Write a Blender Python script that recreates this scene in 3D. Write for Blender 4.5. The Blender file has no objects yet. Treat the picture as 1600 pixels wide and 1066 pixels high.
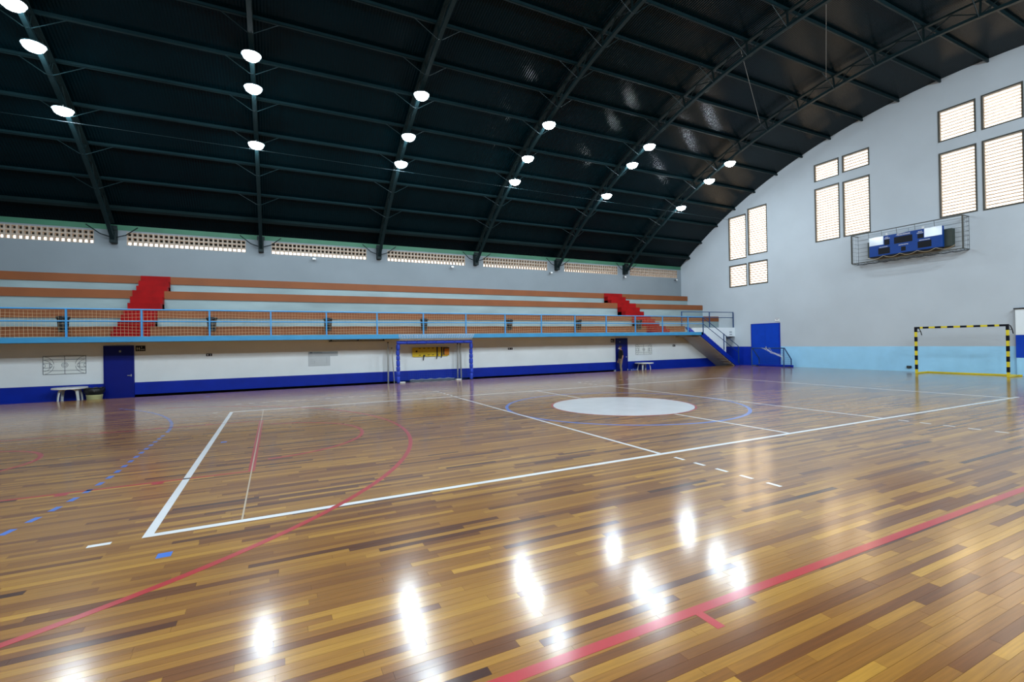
import bpy, math, random
import numpy as np
from mathutils import Matrix, Vector
random.seed(7)
rng = np.random.default_rng(11)
SC = bpy.context.scene
COL = SC.collection

# ------------------------------------------------------------------ camera
CAM = (1.072, -5.174, 1.649)
YAW, PITCH, ROLL, FPX = 0.46197, 0.003858, -0.01802, 741.95
cd = bpy.data.cameras.new('camera'); cam = bpy.data.objects.new('camera', cd); COL.objects.link(cam)
_f = Vector((math.sin(YAW)*math.cos(PITCH), math.cos(YAW)*math.cos(PITCH), math.sin(PITCH)))
_r0 = Vector((math.cos(YAW), -math.sin(YAW), 0)); _u0 = _r0.cross(_f)
_r = _r0*math.cos(ROLL) + _u0*math.sin(ROLL); _u = -_r0*math.sin(ROLL) + _u0*math.cos(ROLL)
cam.matrix_world = Matrix(((_r.x, _u.x, -_f.x, CAM[0]), (_r.y, _u.y, -_f.y, CAM[1]), (_r.z, _u.z, -_f.z, CAM[2]), (0, 0, 0, 1)))
cd.sensor_width = 36.0; cd.lens = 36.0*FPX/1600.0; cd.clip_end = 400
SC.camera = cam

# ------------------------------------------------------------------ sky, exposure
w = bpy.data.worlds.new('overcast_sky'); SC.world = w; w.use_nodes = True
bg = w.node_tree.nodes['Background']
bg.inputs[0].default_value = (1.0, 0.86, 0.70, 1); bg.inputs[1].default_value = 5.5
LAMP_STRENGTH = 190.0      # lamps over the far half of the court
NEAR_STRENGTH = 420.0      # floodlights over the near half, tilted across the court
SC.view_settings.view_transform = 'Standard'; SC.view_settings.look = 'None'
SC.view_settings.exposure = 0.0; SC.view_settings.gamma = 1.0
SC.view_settings.use_curve_mapping = False
cy = SC.cycles; cy.max_bounces = 6; cy.diffuse_bounces = 3; cy.glossy_bounces = 3; cy.transmission_bounces = 4; cy.transparent_max_bounces = 8
cy.adaptive_threshold = 0.02; cy.caustics_reflective = False; cy.caustics_refractive = False

# ------------------------------------------------------------------ materials
MATS = {}
def mat(name, col, rough=0.6, metal=0.0, var=0.12, scale=3.0, spec=0.5, bump=0.0, streak=None):
    if name in MATS: return MATS[name]
    m = bpy.data.materials.new(name); m.use_nodes = True; nt = m.node_tree; N = nt.nodes; L = nt.links
    b = N['Principled BSDF']; b.inputs['Roughness'].default_value = rough; b.inputs['Metallic'].default_value = metal
    b.inputs['Specular IOR Level'].default_value = spec
    tc = N.new('ShaderNodeTexCoord'); nz = N.new('ShaderNodeTexNoise'); nz.inputs['Scale'].default_value = scale
    nz.inputs['Detail'].default_value = 5
    if streak:
        mp = N.new('ShaderNodeMapping'); mp.inputs['Scale'].default_value = streak
        L.new(tc.outputs['Object'], mp.inputs[0]); L.new(mp.outputs[0], nz.inputs['Vector'])
    else: L.new(tc.outputs['Object'], nz.inputs['Vector'])
    cr = N.new('ShaderNodeValToRGB')
    lo = [max(0, c*(1-var)) for c in col]; hi = [min(1, c*(1+var)) for c in col]
    cr.color_ramp.elements[0].position = 0.3; cr.color_ramp.elements[0].color = (*lo, 1)
    cr.color_ramp.elements[1].position = 0.7; cr.color_ramp.elements[1].color = (*hi, 1)
    L.new(nz.outputs['Fac'], cr.inputs[0]); L.new(cr.outputs[0], b.inputs['Base Color'])
    if bump:
        bp = N.new('ShaderNodeBump'); bp.inputs['Strength'].default_value = bump; bp.inputs['Distance'].default_value = 0.01
        L.new(nz.outputs['Fac'], bp.inputs['Height']); L.new(bp.outputs[0], b.inputs['Normal'])
    MATS[name] = m; return m

def emit_mat(name, col, strength):
    m = bpy.data.materials.new(name); m.use_nodes = True; nt = m.node_tree
    b = nt.nodes['Principled BSDF']; b.inputs['Base Color'].default_value = (0.9, 0.9, 0.9, 1)
    b.inputs['Emission Color'].default_value = (*col, 1); b.inputs['Emission Strength'].default_value = strength
    MATS[name] = m; return m

M_WALLE = mat('grey_plaster_lit', (0.50, 0.55, 0.595), 0.75, var=0.05, scale=0.5, bump=0.15)  # end wall: stronger lamp light there is put into this lighter colour
M_WALL = mat('grey_plaster_dim', (0.205, 0.24, 0.265), 0.75, var=0.06, scale=0.5, bump=0.15)  # darker copy of the same plaster, weaker light put into the colour
M_WHITE = mat('white_wall_paint', (0.82, 0.88, 0.91), 0.55, var=0.04, scale=0.8)
M_DBLUE = mat('royal_blue_paint', (0.001, 0.022, 0.36), 0.45, var=0.08, spec=0.25)
M_DOORB = mat('door_blue_paint', (0.001, 0.009, 0.20), 0.4, var=0.06, spec=0.25)
M_GATEB = mat('gate_blue_paint', (0.001, 0.05, 0.48), 0.45, var=0.08, spec=0.25)
M_LBLUE = mat('light_blue_paint', (0.34, 0.67, 0.93), 0.5, var=0.05, scale=1.5)
M_FASCIA = mat('sky_blue_fascia_paint', (0.04, 0.29, 0.56), 0.5, var=0.06)
M_RAIL = mat('sky_blue_rail_paint', (0.05, 0.30, 0.64), 0.4, var=0.05)
M_DRAIL = mat('dark_blue_rail_paint', (0.01, 0.05, 0.16), 0.4, var=0.05)
M_ORANGE = mat('terracotta_orange_paint', (0.21, 0.060, 0.014), 0.7, var=0.10, scale=1.0)
M_TIER = mat('pale_concrete_paint', (0.25, 0.315, 0.325), 0.7, var=0.16, scale=0.9, streak=(0.5, 1, 2))
M_CONC = mat('bare_concrete', (0.34, 0.33, 0.31), 0.85, var=0.10, scale=2, bump=0.2)
M_SOFFIT = mat('soffit_render', (0.50, 0.48, 0.45), 0.8, var=0.06, scale=1)
M_RED = mat('red_step_paint', (0.26, 0.002, 0.003), 0.6, spec=0.15, var=0.2, scale=2)
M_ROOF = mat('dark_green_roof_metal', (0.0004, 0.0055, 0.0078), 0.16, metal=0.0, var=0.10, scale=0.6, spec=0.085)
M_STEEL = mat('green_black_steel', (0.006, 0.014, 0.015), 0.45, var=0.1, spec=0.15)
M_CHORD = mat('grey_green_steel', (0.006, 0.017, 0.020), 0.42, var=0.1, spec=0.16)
M_BLOCK = mat('tan_vent_block', (0.40, 0.33, 0.27), 0.85, var=0.15, scale=3)
M_BLACK = mat('black_plastic', (0.012, 0.013, 0.015), 0.4, var=0.1)
M_WPLAS = mat('white_plastic', (0.75, 0.76, 0.76), 0.35, var=0.03)
M_YELP = mat('pale_yellow_plastic', (0.70, 0.66, 0.32), 0.4, var=0.05)
M_YEL = mat('yellow_paint', (0.72, 0.58, 0.02), 0.4, var=0.08)
M_BLKP = mat('black_paint', (0.006, 0.007, 0.011), 0.5, var=0.05, spec=0.15)
M_PAD = mat('blue_padding', (0.012, 0.05, 0.50), 0.45, var=0.12, scale=8)
M_NETW = mat('white_cord', (0.72, 0.74, 0.76), 0.8, var=0.05)
M_NETY = mat('cream_cord', (0.72, 0.56, 0.34), 0.8, var=0.05)
M_NETD = mat('dark_cord', (0.06, 0.07, 0.08), 0.8, var=0.05)
M_NETB = mat('blue_cord', (0.02, 0.07, 0.35), 0.8, var=0.05)
M_GALV = mat('galvanised_steel', (0.48, 0.49, 0.48), 0.35, metal=0.5, var=0.06)
M_INK = mat('dark_line_ink', (0.03, 0.05, 0.09), 0.6, var=0.05)
M_PAPER = mat('white_board_paper', (0.82, 0.87, 0.86), 0.5, var=0.03, spec=0.3)
M_PALEINK = mat('grey_line_ink', (0.34, 0.40, 0.44), 0.6, var=0.05)
M_PANELG = mat('translucent_grey_panel', (0.58, 0.63, 0.66), 0.25, var=0.04)
M_YBOARD = mat('yellow_stretcher_plastic', (0.78, 0.56, 0.015), 0.35, var=0.06)
M_OPAD = mat('orange_foam', (0.80, 0.28, 0.01), 0.6, var=0.08)
M_SCOREB = mat('scoreboard_blue', (0.002, 0.045, 0.25), 0.4, var=0.06, spec=0.2)
M_FRAME = mat('dark_olive_window_steel', (0.055, 0.055, 0.045), 0.5, var=0.1)
M_SLATEDGE = mat('slat_edge_brown', (0.20, 0.11, 0.06), 0.6, var=0.2)  # even brown for the lower strip of each slat, widened to show
M_GROUND = mat('pale_ground', (0.45, 0.40, 0.34), 0.9, var=0.1, scale=0.2)
M_WHITEPAD = mat('white_gloss_panel', (0.72, 0.80, 0.88), 0.12, var=0.04)  # plain glossy white, no emission
M_SKIN = mat('skin', (0.42, 0.23, 0.15), 0.5, var=0.06)
M_SHIRT = mat('black_shirt_cloth', (0.008, 0.008, 0.01), 0.9, var=0.1)
M_PANTS = mat('khaki_cloth', (0.28, 0.23, 0.17), 0.9, var=0.1, scale=10)
M_HAIR = mat('dark_hair', (0.012, 0.010, 0.009), 0.6, var=0.1)
M_MASK = mat('pale_mask_cloth', (0.55, 0.58, 0.52), 0.8, var=0.05)
M_BLUEB = mat('blue_plastic', (0.06, 0.12, 0.50), 0.4, var=0.05)
M_GREEN = mat('green_board_paint', (0.03, 0.135, 0.075), 0.6, var=0.15, scale=0.7)
M_DRKG = mat('dark_green_board', (0.03, 0.045, 0.035), 0.5, var=0.1)

def court_paint(name, col):
    m = mat(name, col, 0.35, var=0.06, scale=2.0); b = m.node_tree.nodes['Principled BSDF']
    b.inputs['Coat Weight'].default_value = 1.0; b.inputs['Coat Roughness'].default_value = 0.185; return m
M_LW = court_paint('white_court_paint', (0.78, 0.80, 0.82))
M_LR = court_paint('red_court_paint', (0.40, 0.006, 0.013))
M_LB = court_paint('blue_court_paint', (0.03, 0.16, 0.62))
M_LT = court_paint('beige_court_tape', (0.50, 0.40, 0.27))

def glass_mat():
    m = bpy.data.materials.new('frosted_louvre_glass'); m.use_nodes = True; nt = m.node_tree; N = nt.nodes; L = nt.links
    N.remove(N['Principled BSDF']); out = N['Material Output']
    tl = N.new('ShaderNodeBsdfTranslucent'); tr = N.new('ShaderNodeBsdfTransparent'); gl = N.new('ShaderNodeBsdfGlossy')
    nz = N.new('ShaderNodeTexNoise'); nz.inputs['Scale'].default_value = 6
    cr = N.new('ShaderNodeValToRGB'); cr.color_ramp.elements[0].color = (0.88, 0.86, 0.83, 1); cr.color_ramp.elements[1].color = (0.98, 0.97, 0.95, 1)
    L.new(nz.outputs['Fac'], cr.inputs[0]); L.new(cr.outputs[0], tl.inputs['Color'])
    gl.inputs['Roughness'].default_value = 0.2
    a = N.new('ShaderNodeMixShader'); a.inputs[0].default_value = 0.6
    b = N.new('ShaderNodeMixShader'); b.inputs[0].default_value = 0.06
    L.new(tl.outputs[0], a.inputs[1]); L.new(tr.outputs[0], a.inputs[2])
    L.new(a.outputs[0], b.inputs[1]); L.new(gl.outputs[0], b.inputs[2]); L.new(b.outputs[0], out.inputs['Surface'])
    MATS['glass'] = m; return m
M_GLASS = glass_mat()

def wood_mat():
    m = bpy.data.materials.new('varnished_hardwood'); m.use_nodes = True; nt = m.node_tree; N = nt.nodes; L = nt.links
    b = N['Principled BSDF']
    at = N.new('ShaderNodeAttribute'); at.attribute_name = 'tone'
    cr = N.new('ShaderNodeValToRGB'); e = cr.color_ramp.elements
    e[0].position = 0.0; e[0].color = (0.034, 0.008, 0.005, 1)
    e[1].position = 1.0; e[1].color = (0.46, 0.235, 0.030, 1)
    for p, c in ((0.10, (0.074, 0.020, 0.006)), (0.28, (0.155, 0.052, 0.009)), (0.5, (0.265, 0.111, 0.014)), (0.75, (0.36, 0.172, 0.022))):
        k = e.new(p); k.color = (*c, 1)
    L.new(at.outputs['Fac'], cr.inputs[0])
    geo = N.new('ShaderNodeNewGeometry'); mp = N.new('ShaderNodeMapping'); mp.inputs['Scale'].default_value = (2.2, 60, 1)
    L.new(geo.outputs['Position'], mp.inputs[0])
    nz = N.new('ShaderNodeTexNoise'); nz.inputs['Scale'].default_value = 1.0; nz.inputs['Detail'].default_value = 6; nz.inputs['Roughness'].default_value = 0.65
    L.new(mp.outputs[0], nz.inputs['Vector'])
    r2 = N.new('ShaderNodeMapRange'); r2.inputs[1].default_value = 0.3; r2.inputs[2].default_value = 0.7; r2.inputs[3].default_value = 0.78; r2.inputs[4].default_value = 1.18
    L.new(nz.outputs['Fac'], r2.inputs[0])
    mx = N.new('ShaderNodeMix'); mx.data_type = 'RGBA'; mx.blend_type = 'MULTIPLY'; mx.inputs[0].default_value = 1.0
    L.new(cr.outputs[0], mx.inputs[6]); L.new(r2.outputs[0], mx.inputs[7]); L.new(mx.outputs[2], b.inputs['Base Color'])
    n2 = N.new('ShaderNodeTexNoise'); n2.inputs['Scale'].default_value = 1.3; n2.inputs['Detail'].default_value = 4
    L.new(geo.outputs['Position'], n2.inputs['Vector'])
    r3 = N.new('ShaderNodeMapRange'); r3.inputs[3].default_value = 0.34; r3.inputs[4].default_value = 0.46
    L.new(n2.outputs['Fac'], r3.inputs[0]); L.new(r3.outputs[0], b.inputs['Roughness'])
    b.inputs['Specular IOR Level'].default_value = 0.22
    b.inputs['Coat Weight'].default_value = 1.0; b.inputs['Coat Roughness'].default_value = 0.155; b.inputs['Coat IOR'].default_value = 1.55
    return m
M_WOOD = wood_mat()

# ------------------------------------------------------------------ mesh helpers
ORG = {}
def org(o): return ORG.get(o.name, (0, 0, 0)) if o is not None else (0, 0, 0)

class MB:
    def __init__(s): s.v = []; s.f = []; s.sm = []
    def add(s, vs, fs, smooth=False):
        n = len(s.v); s.v += [tuple(p) for p in vs]
        for f in fs: s.f.append(tuple(i+n for i in f)); s.sm.append(smooth)
        return s
    def box(s, x0, x1, y0, y1, z0, z1):
        v = [(x0,y0,z0),(x1,y0,z0),(x1,y1,z0),(x0,y1,z0),(x0,y0,z1),(x1,y0,z1),(x1,y1,z1),(x0,y1,z1)]
        return s.add(v, [(0,3,2,1),(4,5,6,7),(0,1,5,4),(1,2,6,5),(2,3,7,6),(3,0,4,7)])
    def bbox(s, x0, x1, y0, y1, z0, z1, b):
        # box with chamfered edges
        lo = (x0, y0, z0); hi = (x1, y1, z1); c = [(x0+x1)/2, (y0+y1)/2, (z0+z1)/2]; h = [(x1-x0)/2, (y1-y0)/2, (z1-z0)/2]
        b = min(b, min(h)*0.9); vs = []; idx = {}
        for sx in (-1, 1):
            for sy in (-1, 1):
                for sz in (-1, 1):
                    for ax in range(3):
                        p = [sx*(h[0]-b), sy*(h[1]-b), sz*(h[2]-b)]; p[ax] = (sx, sy, sz)[ax]*h[ax]
                        idx[(sx, sy, sz, ax)] = len(vs); vs.append(tuple(c[i]+p[i] for i in range(3)))
        fs = []
        S = (-1, 1)
        for ax in range(3):
            o = [a for a in range(3) if a != ax]
            for sg in S:
                q = []
                for a, bb in ((-1,-1),(1,-1),(1,1),(-1,1)):
                    k = [0,0,0]; k[ax] = sg; k[o[0]] = a; k[o[1]] = bb; q.append(idx[(*k, ax)])
                if (sg > 0) == (ax == 1): q = q[::-1]
                fs.append(tuple(q))
        for ax in range(3):      # edges along ax
            o = [a for a in range(3) if a != ax]
            for a in S:
                for bb in S:
                    k0 = [0,0,0]; k0[ax] = -1; k0[o[0]] = a; k0[o[1]] = bb; k1 = list(k0); k1[ax] = 1
                    fs.append((idx[(*k0, o[0])], idx[(*k1, o[0])], idx[(*k1, o[1])], idx[(*k0, o[1])]))
        for sx in S:
            for sy in S:
                for sz in S: fs.append(tuple(idx[(sx, sy, sz, a)] for a in range(3)))
        return s.add(vs, fs)
    def tube(s, p0, p1, r, n=8, r1=None, caps=True):
        return s.path([p0, p1], [r, r if r1 is None else r1], n, caps)
    def path(s, pts, r, n=8, caps=True, smooth=True):
        pts = [Vector(p) for p in pts]; k = len(pts)
        if not hasattr(r, '__len__'): r = [r]*k
        vs = []; fs = []
        t0 = (pts[1]-pts[0]).normalized(); ref = Vector((0,0,1)) if abs(t0.z) < 0.9 else Vector((1,0,0))
        for i, p in enumerate(pts):
            a = pts[max(0, i-1)]; b = pts[min(k-1, i+1)]; t = (b-a).normalized()
            u = t.cross(ref).normalized(); w_ = u.cross(t)
            for j in range(n):
                th = 2*math.pi*(j+0.5)/n; q = p + (u*math.cos(th)+w_*math.sin(th))*r[i]; vs.append(tuple(q))
        for i in range(k-1):
            for j in range(n):
                j2 = (j+1) % n; fs.append((i*n+j, i*n+j2, (i+1)*n+j2, (i+1)*n+j))
        s.add(vs, fs, smooth and n > 4)
        if caps: s.add(vs[:n], [tuple(range(n))[::-1]]); s.add(vs[-n:], [tuple(range(n))])
        return s
    def lathe(s, prof, c=(0,0,0), n=24, smooth=True, sx=1.0, sy=1.0):
        vs = []; fs = []
        for r, z in prof:
            for j in range(n):
                th = 2*math.pi*j/n; vs.append((c[0]+sx*r*math.cos(th), c[1]+sy*r*math.sin(th), c[2]+z))
        for i in range(len(prof)-1):
            for j in range(n):
                j2 = (j+1) % n; fs.append((i*n+j, i*n+j2, (i+1)*n+j2, (i+1)*n+j))
        s.add(vs, fs, smooth); return s
    def prism(s, poly, axis, a, b):
        # poly: 2D points; axis 'x': (y,z), 'y': (x,z), 'z': (x,y); extruded from a to b
        def P(p, t): return {'x': (t, p[0], p[1]), 'y': (p[0], t, p[1]), 'z': (p[0], p[1], t)}[axis]
        n = len(poly); vs = [P(p, a) for p in poly]+[P(p, b) for p in poly]
        fs = [tuple(range(n))[::-1], tuple(range(n, 2*n))]+[(i, (i+1) % n, (i+1) % n+n, i+n) for i in range(n)]
        return s.add(vs, fs)
    def mesh(s, name, m, o=(0,0,0)):
        me = bpy.data.meshes.new(name)
        me.from_pydata([(v[0]-o[0], v[1]-o[1], v[2]-o[2]) for v in s.v], [], s.f)
        me.polygons.foreach_set('use_smooth', s.sm)
        me.materials.append(m); me.validate(); me.update()
        return me
    def build(s, name, m, parent=None, label=None):
        me = s.mesh(name, m, org(parent)); o = bpy.data.objects.new(name, me); COL.objects.link(o)
        if parent is not None: o.parent = parent; ORG[o.name] = org(parent)
        if label: o['label'] = label
        return o

def tag(o, label=None, cat=None, group=None, kind=None):
    if label: o['label'] = label
    if cat: o['category'] = cat
    if group: o['group'] = group
    if kind: o['kind'] = kind
    return o
def thing(name, label, cat, loc=(0,0,0), group=None):
    o = bpy.data.objects.new(name, None); COL.objects.link(o); o.location = loc; o.empty_display_size = 0.1
    ORG[o.name] = tuple(loc); return tag(o, label, cat, group)
def struct(name, mb=None, m=None, loc=(0,0,0)):
    if mb is None:
        o = bpy.data.objects.new(name, None); COL.objects.link(o); o.location = loc; ORG[o.name] = tuple(loc)
    else: o = mb.build(name, m)
    o['kind'] = 'structure'; return o
def place(name, me, parent, loc=(0,0,0), rot=(0,0,0), scale=None):
    o = bpy.data.objects.new(name, me); COL.objects.link(o); o.parent = parent
    o.location = loc; o.rotation_euler = rot
    if scale: o.scale = scale
    return o
def dup(root, loc, label=None, rotz=None):
    r = root.copy(); COL.objects.link(r); r.location = loc; ORG[r.name] = tuple(loc)
    if rotz is not None: r.rotation_euler = (0, 0, rotz)
    if label: r['label'] = label
    for ch in list(root.children):
        c = ch.copy(); COL.objects.link(c); c.parent = r
        for g in ch.children:
            d = g.copy(); COL.objects.link(d); d.parent = c
    return r
def net(mb, P, rows, cols, r, n=3):
    # P(u,v) -> point; strings along both directions
    for i in range(rows+1): mb.path([P(j/cols, i/rows) for j in range(cols+1)], r, n, caps=False, smooth=False)
    for j in range(cols+1): mb.path([P(j/cols, i/rows) for i in range(rows+1)], r, n, caps=False, smooth=False)
    return mb

# ------------------------------------------------------------------ key dimensions
X0, X1 = -10.5, 27.3            # inside faces of the end walls
Y0, Y1 = -13.2, 20.0            # inside faces of the long walls
AC, AZ, AR = 3.395, -13.09, 26.0  # roof arc: centre (y, z) and radius
def arc(y, r=AR): return AZ + math.sqrt(r*r-(y-AC)**2)
TRUSS_X = [-4.90, 0.53, 5.93, 11.33, 16.74, 22.09]
BAY = 5.45; BAYS = [X1+0.35-BAY*(k+1) for k in range(7)]
FE = 15.35                      # edge of the wooden court floor
LW = 16.45                      # wall under the bleachers
ZW = -0.30                      # sunken walkway level

# ================================================================== SETTING
# ---- court floor: slab, hardwood planks, painted markings
floor = struct('floor', MB().box(X0, X1, Y0, FE-0.004, -0.30, -0.0085), M_BLKP)
PW = 0.063
def plank_layout():
    ys = np.arange(Y0, FE-0.001, PW); out = []
    for i, y in enumerate(ys):
        x = X0 - rng.uniform(0, 1.2)
        y1 = min(y+PW, FE)
        while x < X1:
            ln = float(rng.choice([0.5, 0.7, 0.9, 1.2, 1.5, 1.9])*rng.uniform(0.85, 1.15))
            a, b = max(x, X0), min(x+ln, X1)
            if b-a > 0.05: out.append((a, b, y, y1))
            x += ln
    return np.array(out)
PL = plank_layout(); NP = len(PL)
tone = np.clip(0.52+0.15*rng.standard_normal(NP), 0, 1)
dk = rng.random(NP); tone[dk < 0.075] = rng.uniform(0.10, 0.28, (dk < 0.075).sum()); tone[dk < 0.010] = rng.uniform(0.0, 0.10, (dk < 0.010).sum())
tone[dk > 0.95] = rng.uniform(0.78, 1.0, (dk > 0.95).sum())
# size of each plank in the picture, to choose those that are built singly
cx_ = (PL[:, 0]+PL[:, 1])/2; cy_ = (PL[:, 2]+PL[:, 3])/2
dv = np.stack([cx_-CAM[0], cy_-CAM[1], np.full(NP, -CAM[2])], 1)
dz = dv @ np.array(_f); px = 800+FPX*(dv @ np.array(_r))/np.maximum(dz, 0.1); py = 533-FPX*(dv @ np.array(_u))/np.maximum(dz, 0.1)
area = (PL[:, 1]-PL[:, 0])/np.maximum(dz, 0.5)**3
area[(dz < 0.5) | (px < 0) | (px > 1600) | (py < 560) | (py > 1066)] = 0
single = set(np.argsort(-area)[:300].tolist())
GAP = 0.0006; JIT = 0.00011
def plank_verts(i, o=(0, 0)):
    a, b, c, d = PL[i]; a += GAP; b -= GAP; c += GAP; d -= GAP
    j = rng.uniform(-JIT, JIT, 2)
    zt = (j[0], j[0], j[1], j[1])
    base = [(a, c), (b, c), (b, d), (a, d)]
    return [(x-o[0], y-o[1], -0.008) for x, y in base]+[(base[k][0]-o[0], base[k][1]-o[1], zt[k]) for k in range(4)]
PF = [(4,5,6,7),(0,1,5,4),(1,2,6,5),(2,3,7,6),(3,0,4,7)]
def set_tone(me, arr):
    at = me.attributes.new('tone', 'FLOAT', 'POINT'); at.data.foreach_set('value', np.asarray(arr, dtype=np.float32))
fv = []; ff = []; ft = []
for i in range(NP):
    if i in single:
        c = (cx_[i], cy_[i]); me = bpy.data.meshes.new('plank')
        me.from_pydata(plank_verts(i, c), [], PF+[(0,3,2,1)]); set_tone(me, [tone[i]]*8); me.materials.append(M_WOOD)
        o = bpy.data.objects.new('plank', me); COL.objects.link(o); o.parent = floor; o.location = (c[0], c[1], 0)
    else:
        n = len(fv); fv += plank_verts(i); ff += [tuple(k+n for k in f) for f in PF]; ft += [tone[i]]*8
me = bpy.data.meshes.new('plank_field'); me.from_pydata(fv, [], ff); set_tone(me, ft); me.materials.append(M_WOOD)
o = bpy.data.objects.new('plank_field', me); COL.objects.link(o); o.parent = floor; o['kind'] = 'stuff'

LZ0, LZ1 = 0.0002, 0.0011
def ribbon(name, pts, wd, m, closed=False, label=None, dz=0.0):
    pts = [Vector((p[0], p[1])) for p in pts]; n = len(pts); vs = []; mb = MB()
    for i, p in enumerate(pts):
        a = pts[i-1] if (closed or i > 0) else p; b = pts[(i+1) % n] if (closed or i < n-1) else p
        t = (b-a).normalized(); nn = Vector((-t.y, t.x))*wd/2
        for q in (p+nn, p-nn): vs += [(q.x, q.y, LZ0), (q.x, q.y, LZ1+dz)]
    fs = []
    for i in range(n if closed else n-1):
        a = 4*i; b = 4*((i+1) % n)
        fs += [(a+1, a+3, b+3, b+1), (a, a+1, b+1, b), (a+3, a+2, b+2, b+3)]
    if not closed: fs += [(0, 2, 3, 1), (4*n-4, 4*n-3, 4*n-1, 4*n-2)]
    mb.add(vs, fs); return mb.build(name, m, floor, label)
def arcpts(c, r, a0, a1, n): return [(c[0]+r*math.cos(math.radians(a0+(a1-a0)*i/n)), c[1]+r*math.sin(math.radians(a0+(a1-a0)*i/n))) for i in range(n+1)]
def rect(name, x0, x1, y0, y1, m, dz=0.0):
    return MB().box(x0, x1, y0, y1, LZ0, LZ1+dz).build(name, m, floor)
LWD = 0.075
rect('white_court_line', 0, LWD, 0, 9, M_LW)                        # volleyball end line
rect('white_court_line', 18-LWD, 18, 0, 9, M_LW)
rect('white_court_line', 0, 18.35, 0, LWD, M_LW, 0.0001)            # near sideline
rect('white_court_line', 0, 18, 9-LWD, 9, M_LW, 0.0001)
for x in (6.05, 11.98): rect('white_court_line', x-0.03, x+0.03, 0.02, 8.98, M_LW, 0.0002)
rect('white_court_line', 8.97, 9.03, 0.02, 8.98, M_LW, 0.0002)
for x in (6.07, 11.97):
    for k in range(5): rect('white_dash', x-0.025, x+0.025, -0.35-0.35*k-0.02, -0.20-0.35*k, M_LW)
    for k in range(5): rect('white_dash', x-0.025, x+0.025, 9.2+0.35*k, 9.35+0.35*k, M_LW)
for k in range(18): rect('white_dash', 0.0+0.35*k, 0.15+0.35*k, 10.82, 10.87, M_LW)
for k in range(18): rect('white_dash', 12.0+0.35*k, 12.15+0.35*k, 10.82, 10.87, M_LW)
rect('white_dash', -0.37, -0.21, -0.025, 0.03, M_LW); rect('white_dash', -0.39, -0.27, 9.0, 9.06, M_LW)
# white centre disc with a red rim, blue circle
n = 72
mb = MB(); mb.add([(9+1.755*math.cos(2*math.pi*i/n), 4.5+1.755*math.sin(2*math.pi*i/n), LZ1+0.0006) for i in range(n)], [tuple(range(n))])
mb.lathe([(1.755, LZ0), (1.755, LZ1+0.0006)], (9, 4.5, 0), n, smooth=False)
mb.build('centre_disc', M_LW, floor, 'solid white centre disc')
ribbon('red_circle_line', arcpts((9, 4.5), 1.785, 0, 360-5, 71), 0.05, M_LR, closed=True, dz=0.0003)
ribbon('blue_circle_line', arcpts((9, 4.5), 2.95, 0, 360-3, 119), 0.08, M_LB, closed=True, dz=0.00005)
# basketball lines
ribbon('three_point_line', arcpts((-3.43, 4.5), 6.74, -75, 75, 70), 0.065, M_LR, dz=0.0003)
ribbon('free_throw_circle_line', arcpts((0.76, 4.5), 1.79, -84, 84, 40), 0.065, M_LR, dz=0.0001)
rect('red_court_line', 0.72, 0.80, 2.05, 6.95, M_LR)
rect('beige_tape_line', 0.752, 0.768, 0.07, 8.93, M_LT, 0.0003)
rect('red_court_line', -5.0, 0.72, 2.05, 2.10, M_LR); rect('red_court_line', -5.0, 0.72, 6.90, 6.95, M_LR)
for x in (-1.15, -0.25, -2.05): rect('red_key_mark', x-0.06, x+0.06, 1.96, 2.05, M_LR); rect('red_key_mark', x-0.06, x+0.06, 6.95, 7.04, M_LR)
ribbon('charge_arc_line', arcpts((-3.43, 4.5), 1.22, -80, 80, 20), 0.06, M_LR)
rect('red_court_line', -5.0, 23.0, -3.10, -3.03, M_LR); rect('red_tick_mark', 3.30, 3.36, -3.26, -3.10, M_LR)
# handball dashes and small blue marks
def blue_dash(p, t, ln=0.15, wd=0.06):
    t = Vector(t).normalized(); a = Vector(p)-t*ln/2; b = Vector(p)+t*ln/2
    ribbon('blue_dash', [a, b], wd, M_LB)
for k in range(-12, 20):
    s = 0.32*k
    if -0.2 <= s <= 3.1: blue_dash((-0.87, 3+s), (0, 1))
    elif s < 0: a = s/9.0; blue_dash((-9.87+9*math.cos(a), 3+9*math.sin(a)), (-math.sin(a), math.cos(a)))
for k in range(0, 22):
    s = 0.27*(k+1)+0.1; a = s/9.0; blue_dash((-9.87+9*math.cos(a), 6+9*math.sin(a)), (-math.sin(a), math.cos(a)), 0.17)
rect('blue_mark', 0.20, 0.30, -0.56, -0.46, M_LB); rect('blue_mark', 0.19, 0.28, 4.5, 4.6, M_LB)
rect('blue_mark', -1.11, -0.97, 13.92, 14.05, M_LB); rect('blue_mark', 3.99, 4.13, 14.02, 14.15, M_LB)

# ---- sunken walkway under the balcony and the ground outside
struct('floor_walkway', MB().box(X0, X1, FE-0.004, Y1, ZW-0.2, ZW), M_CONC)
struct('ground', MB().box(-80, 120, -80, 100, -0.9, -0.6), M_GROUND)

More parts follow.
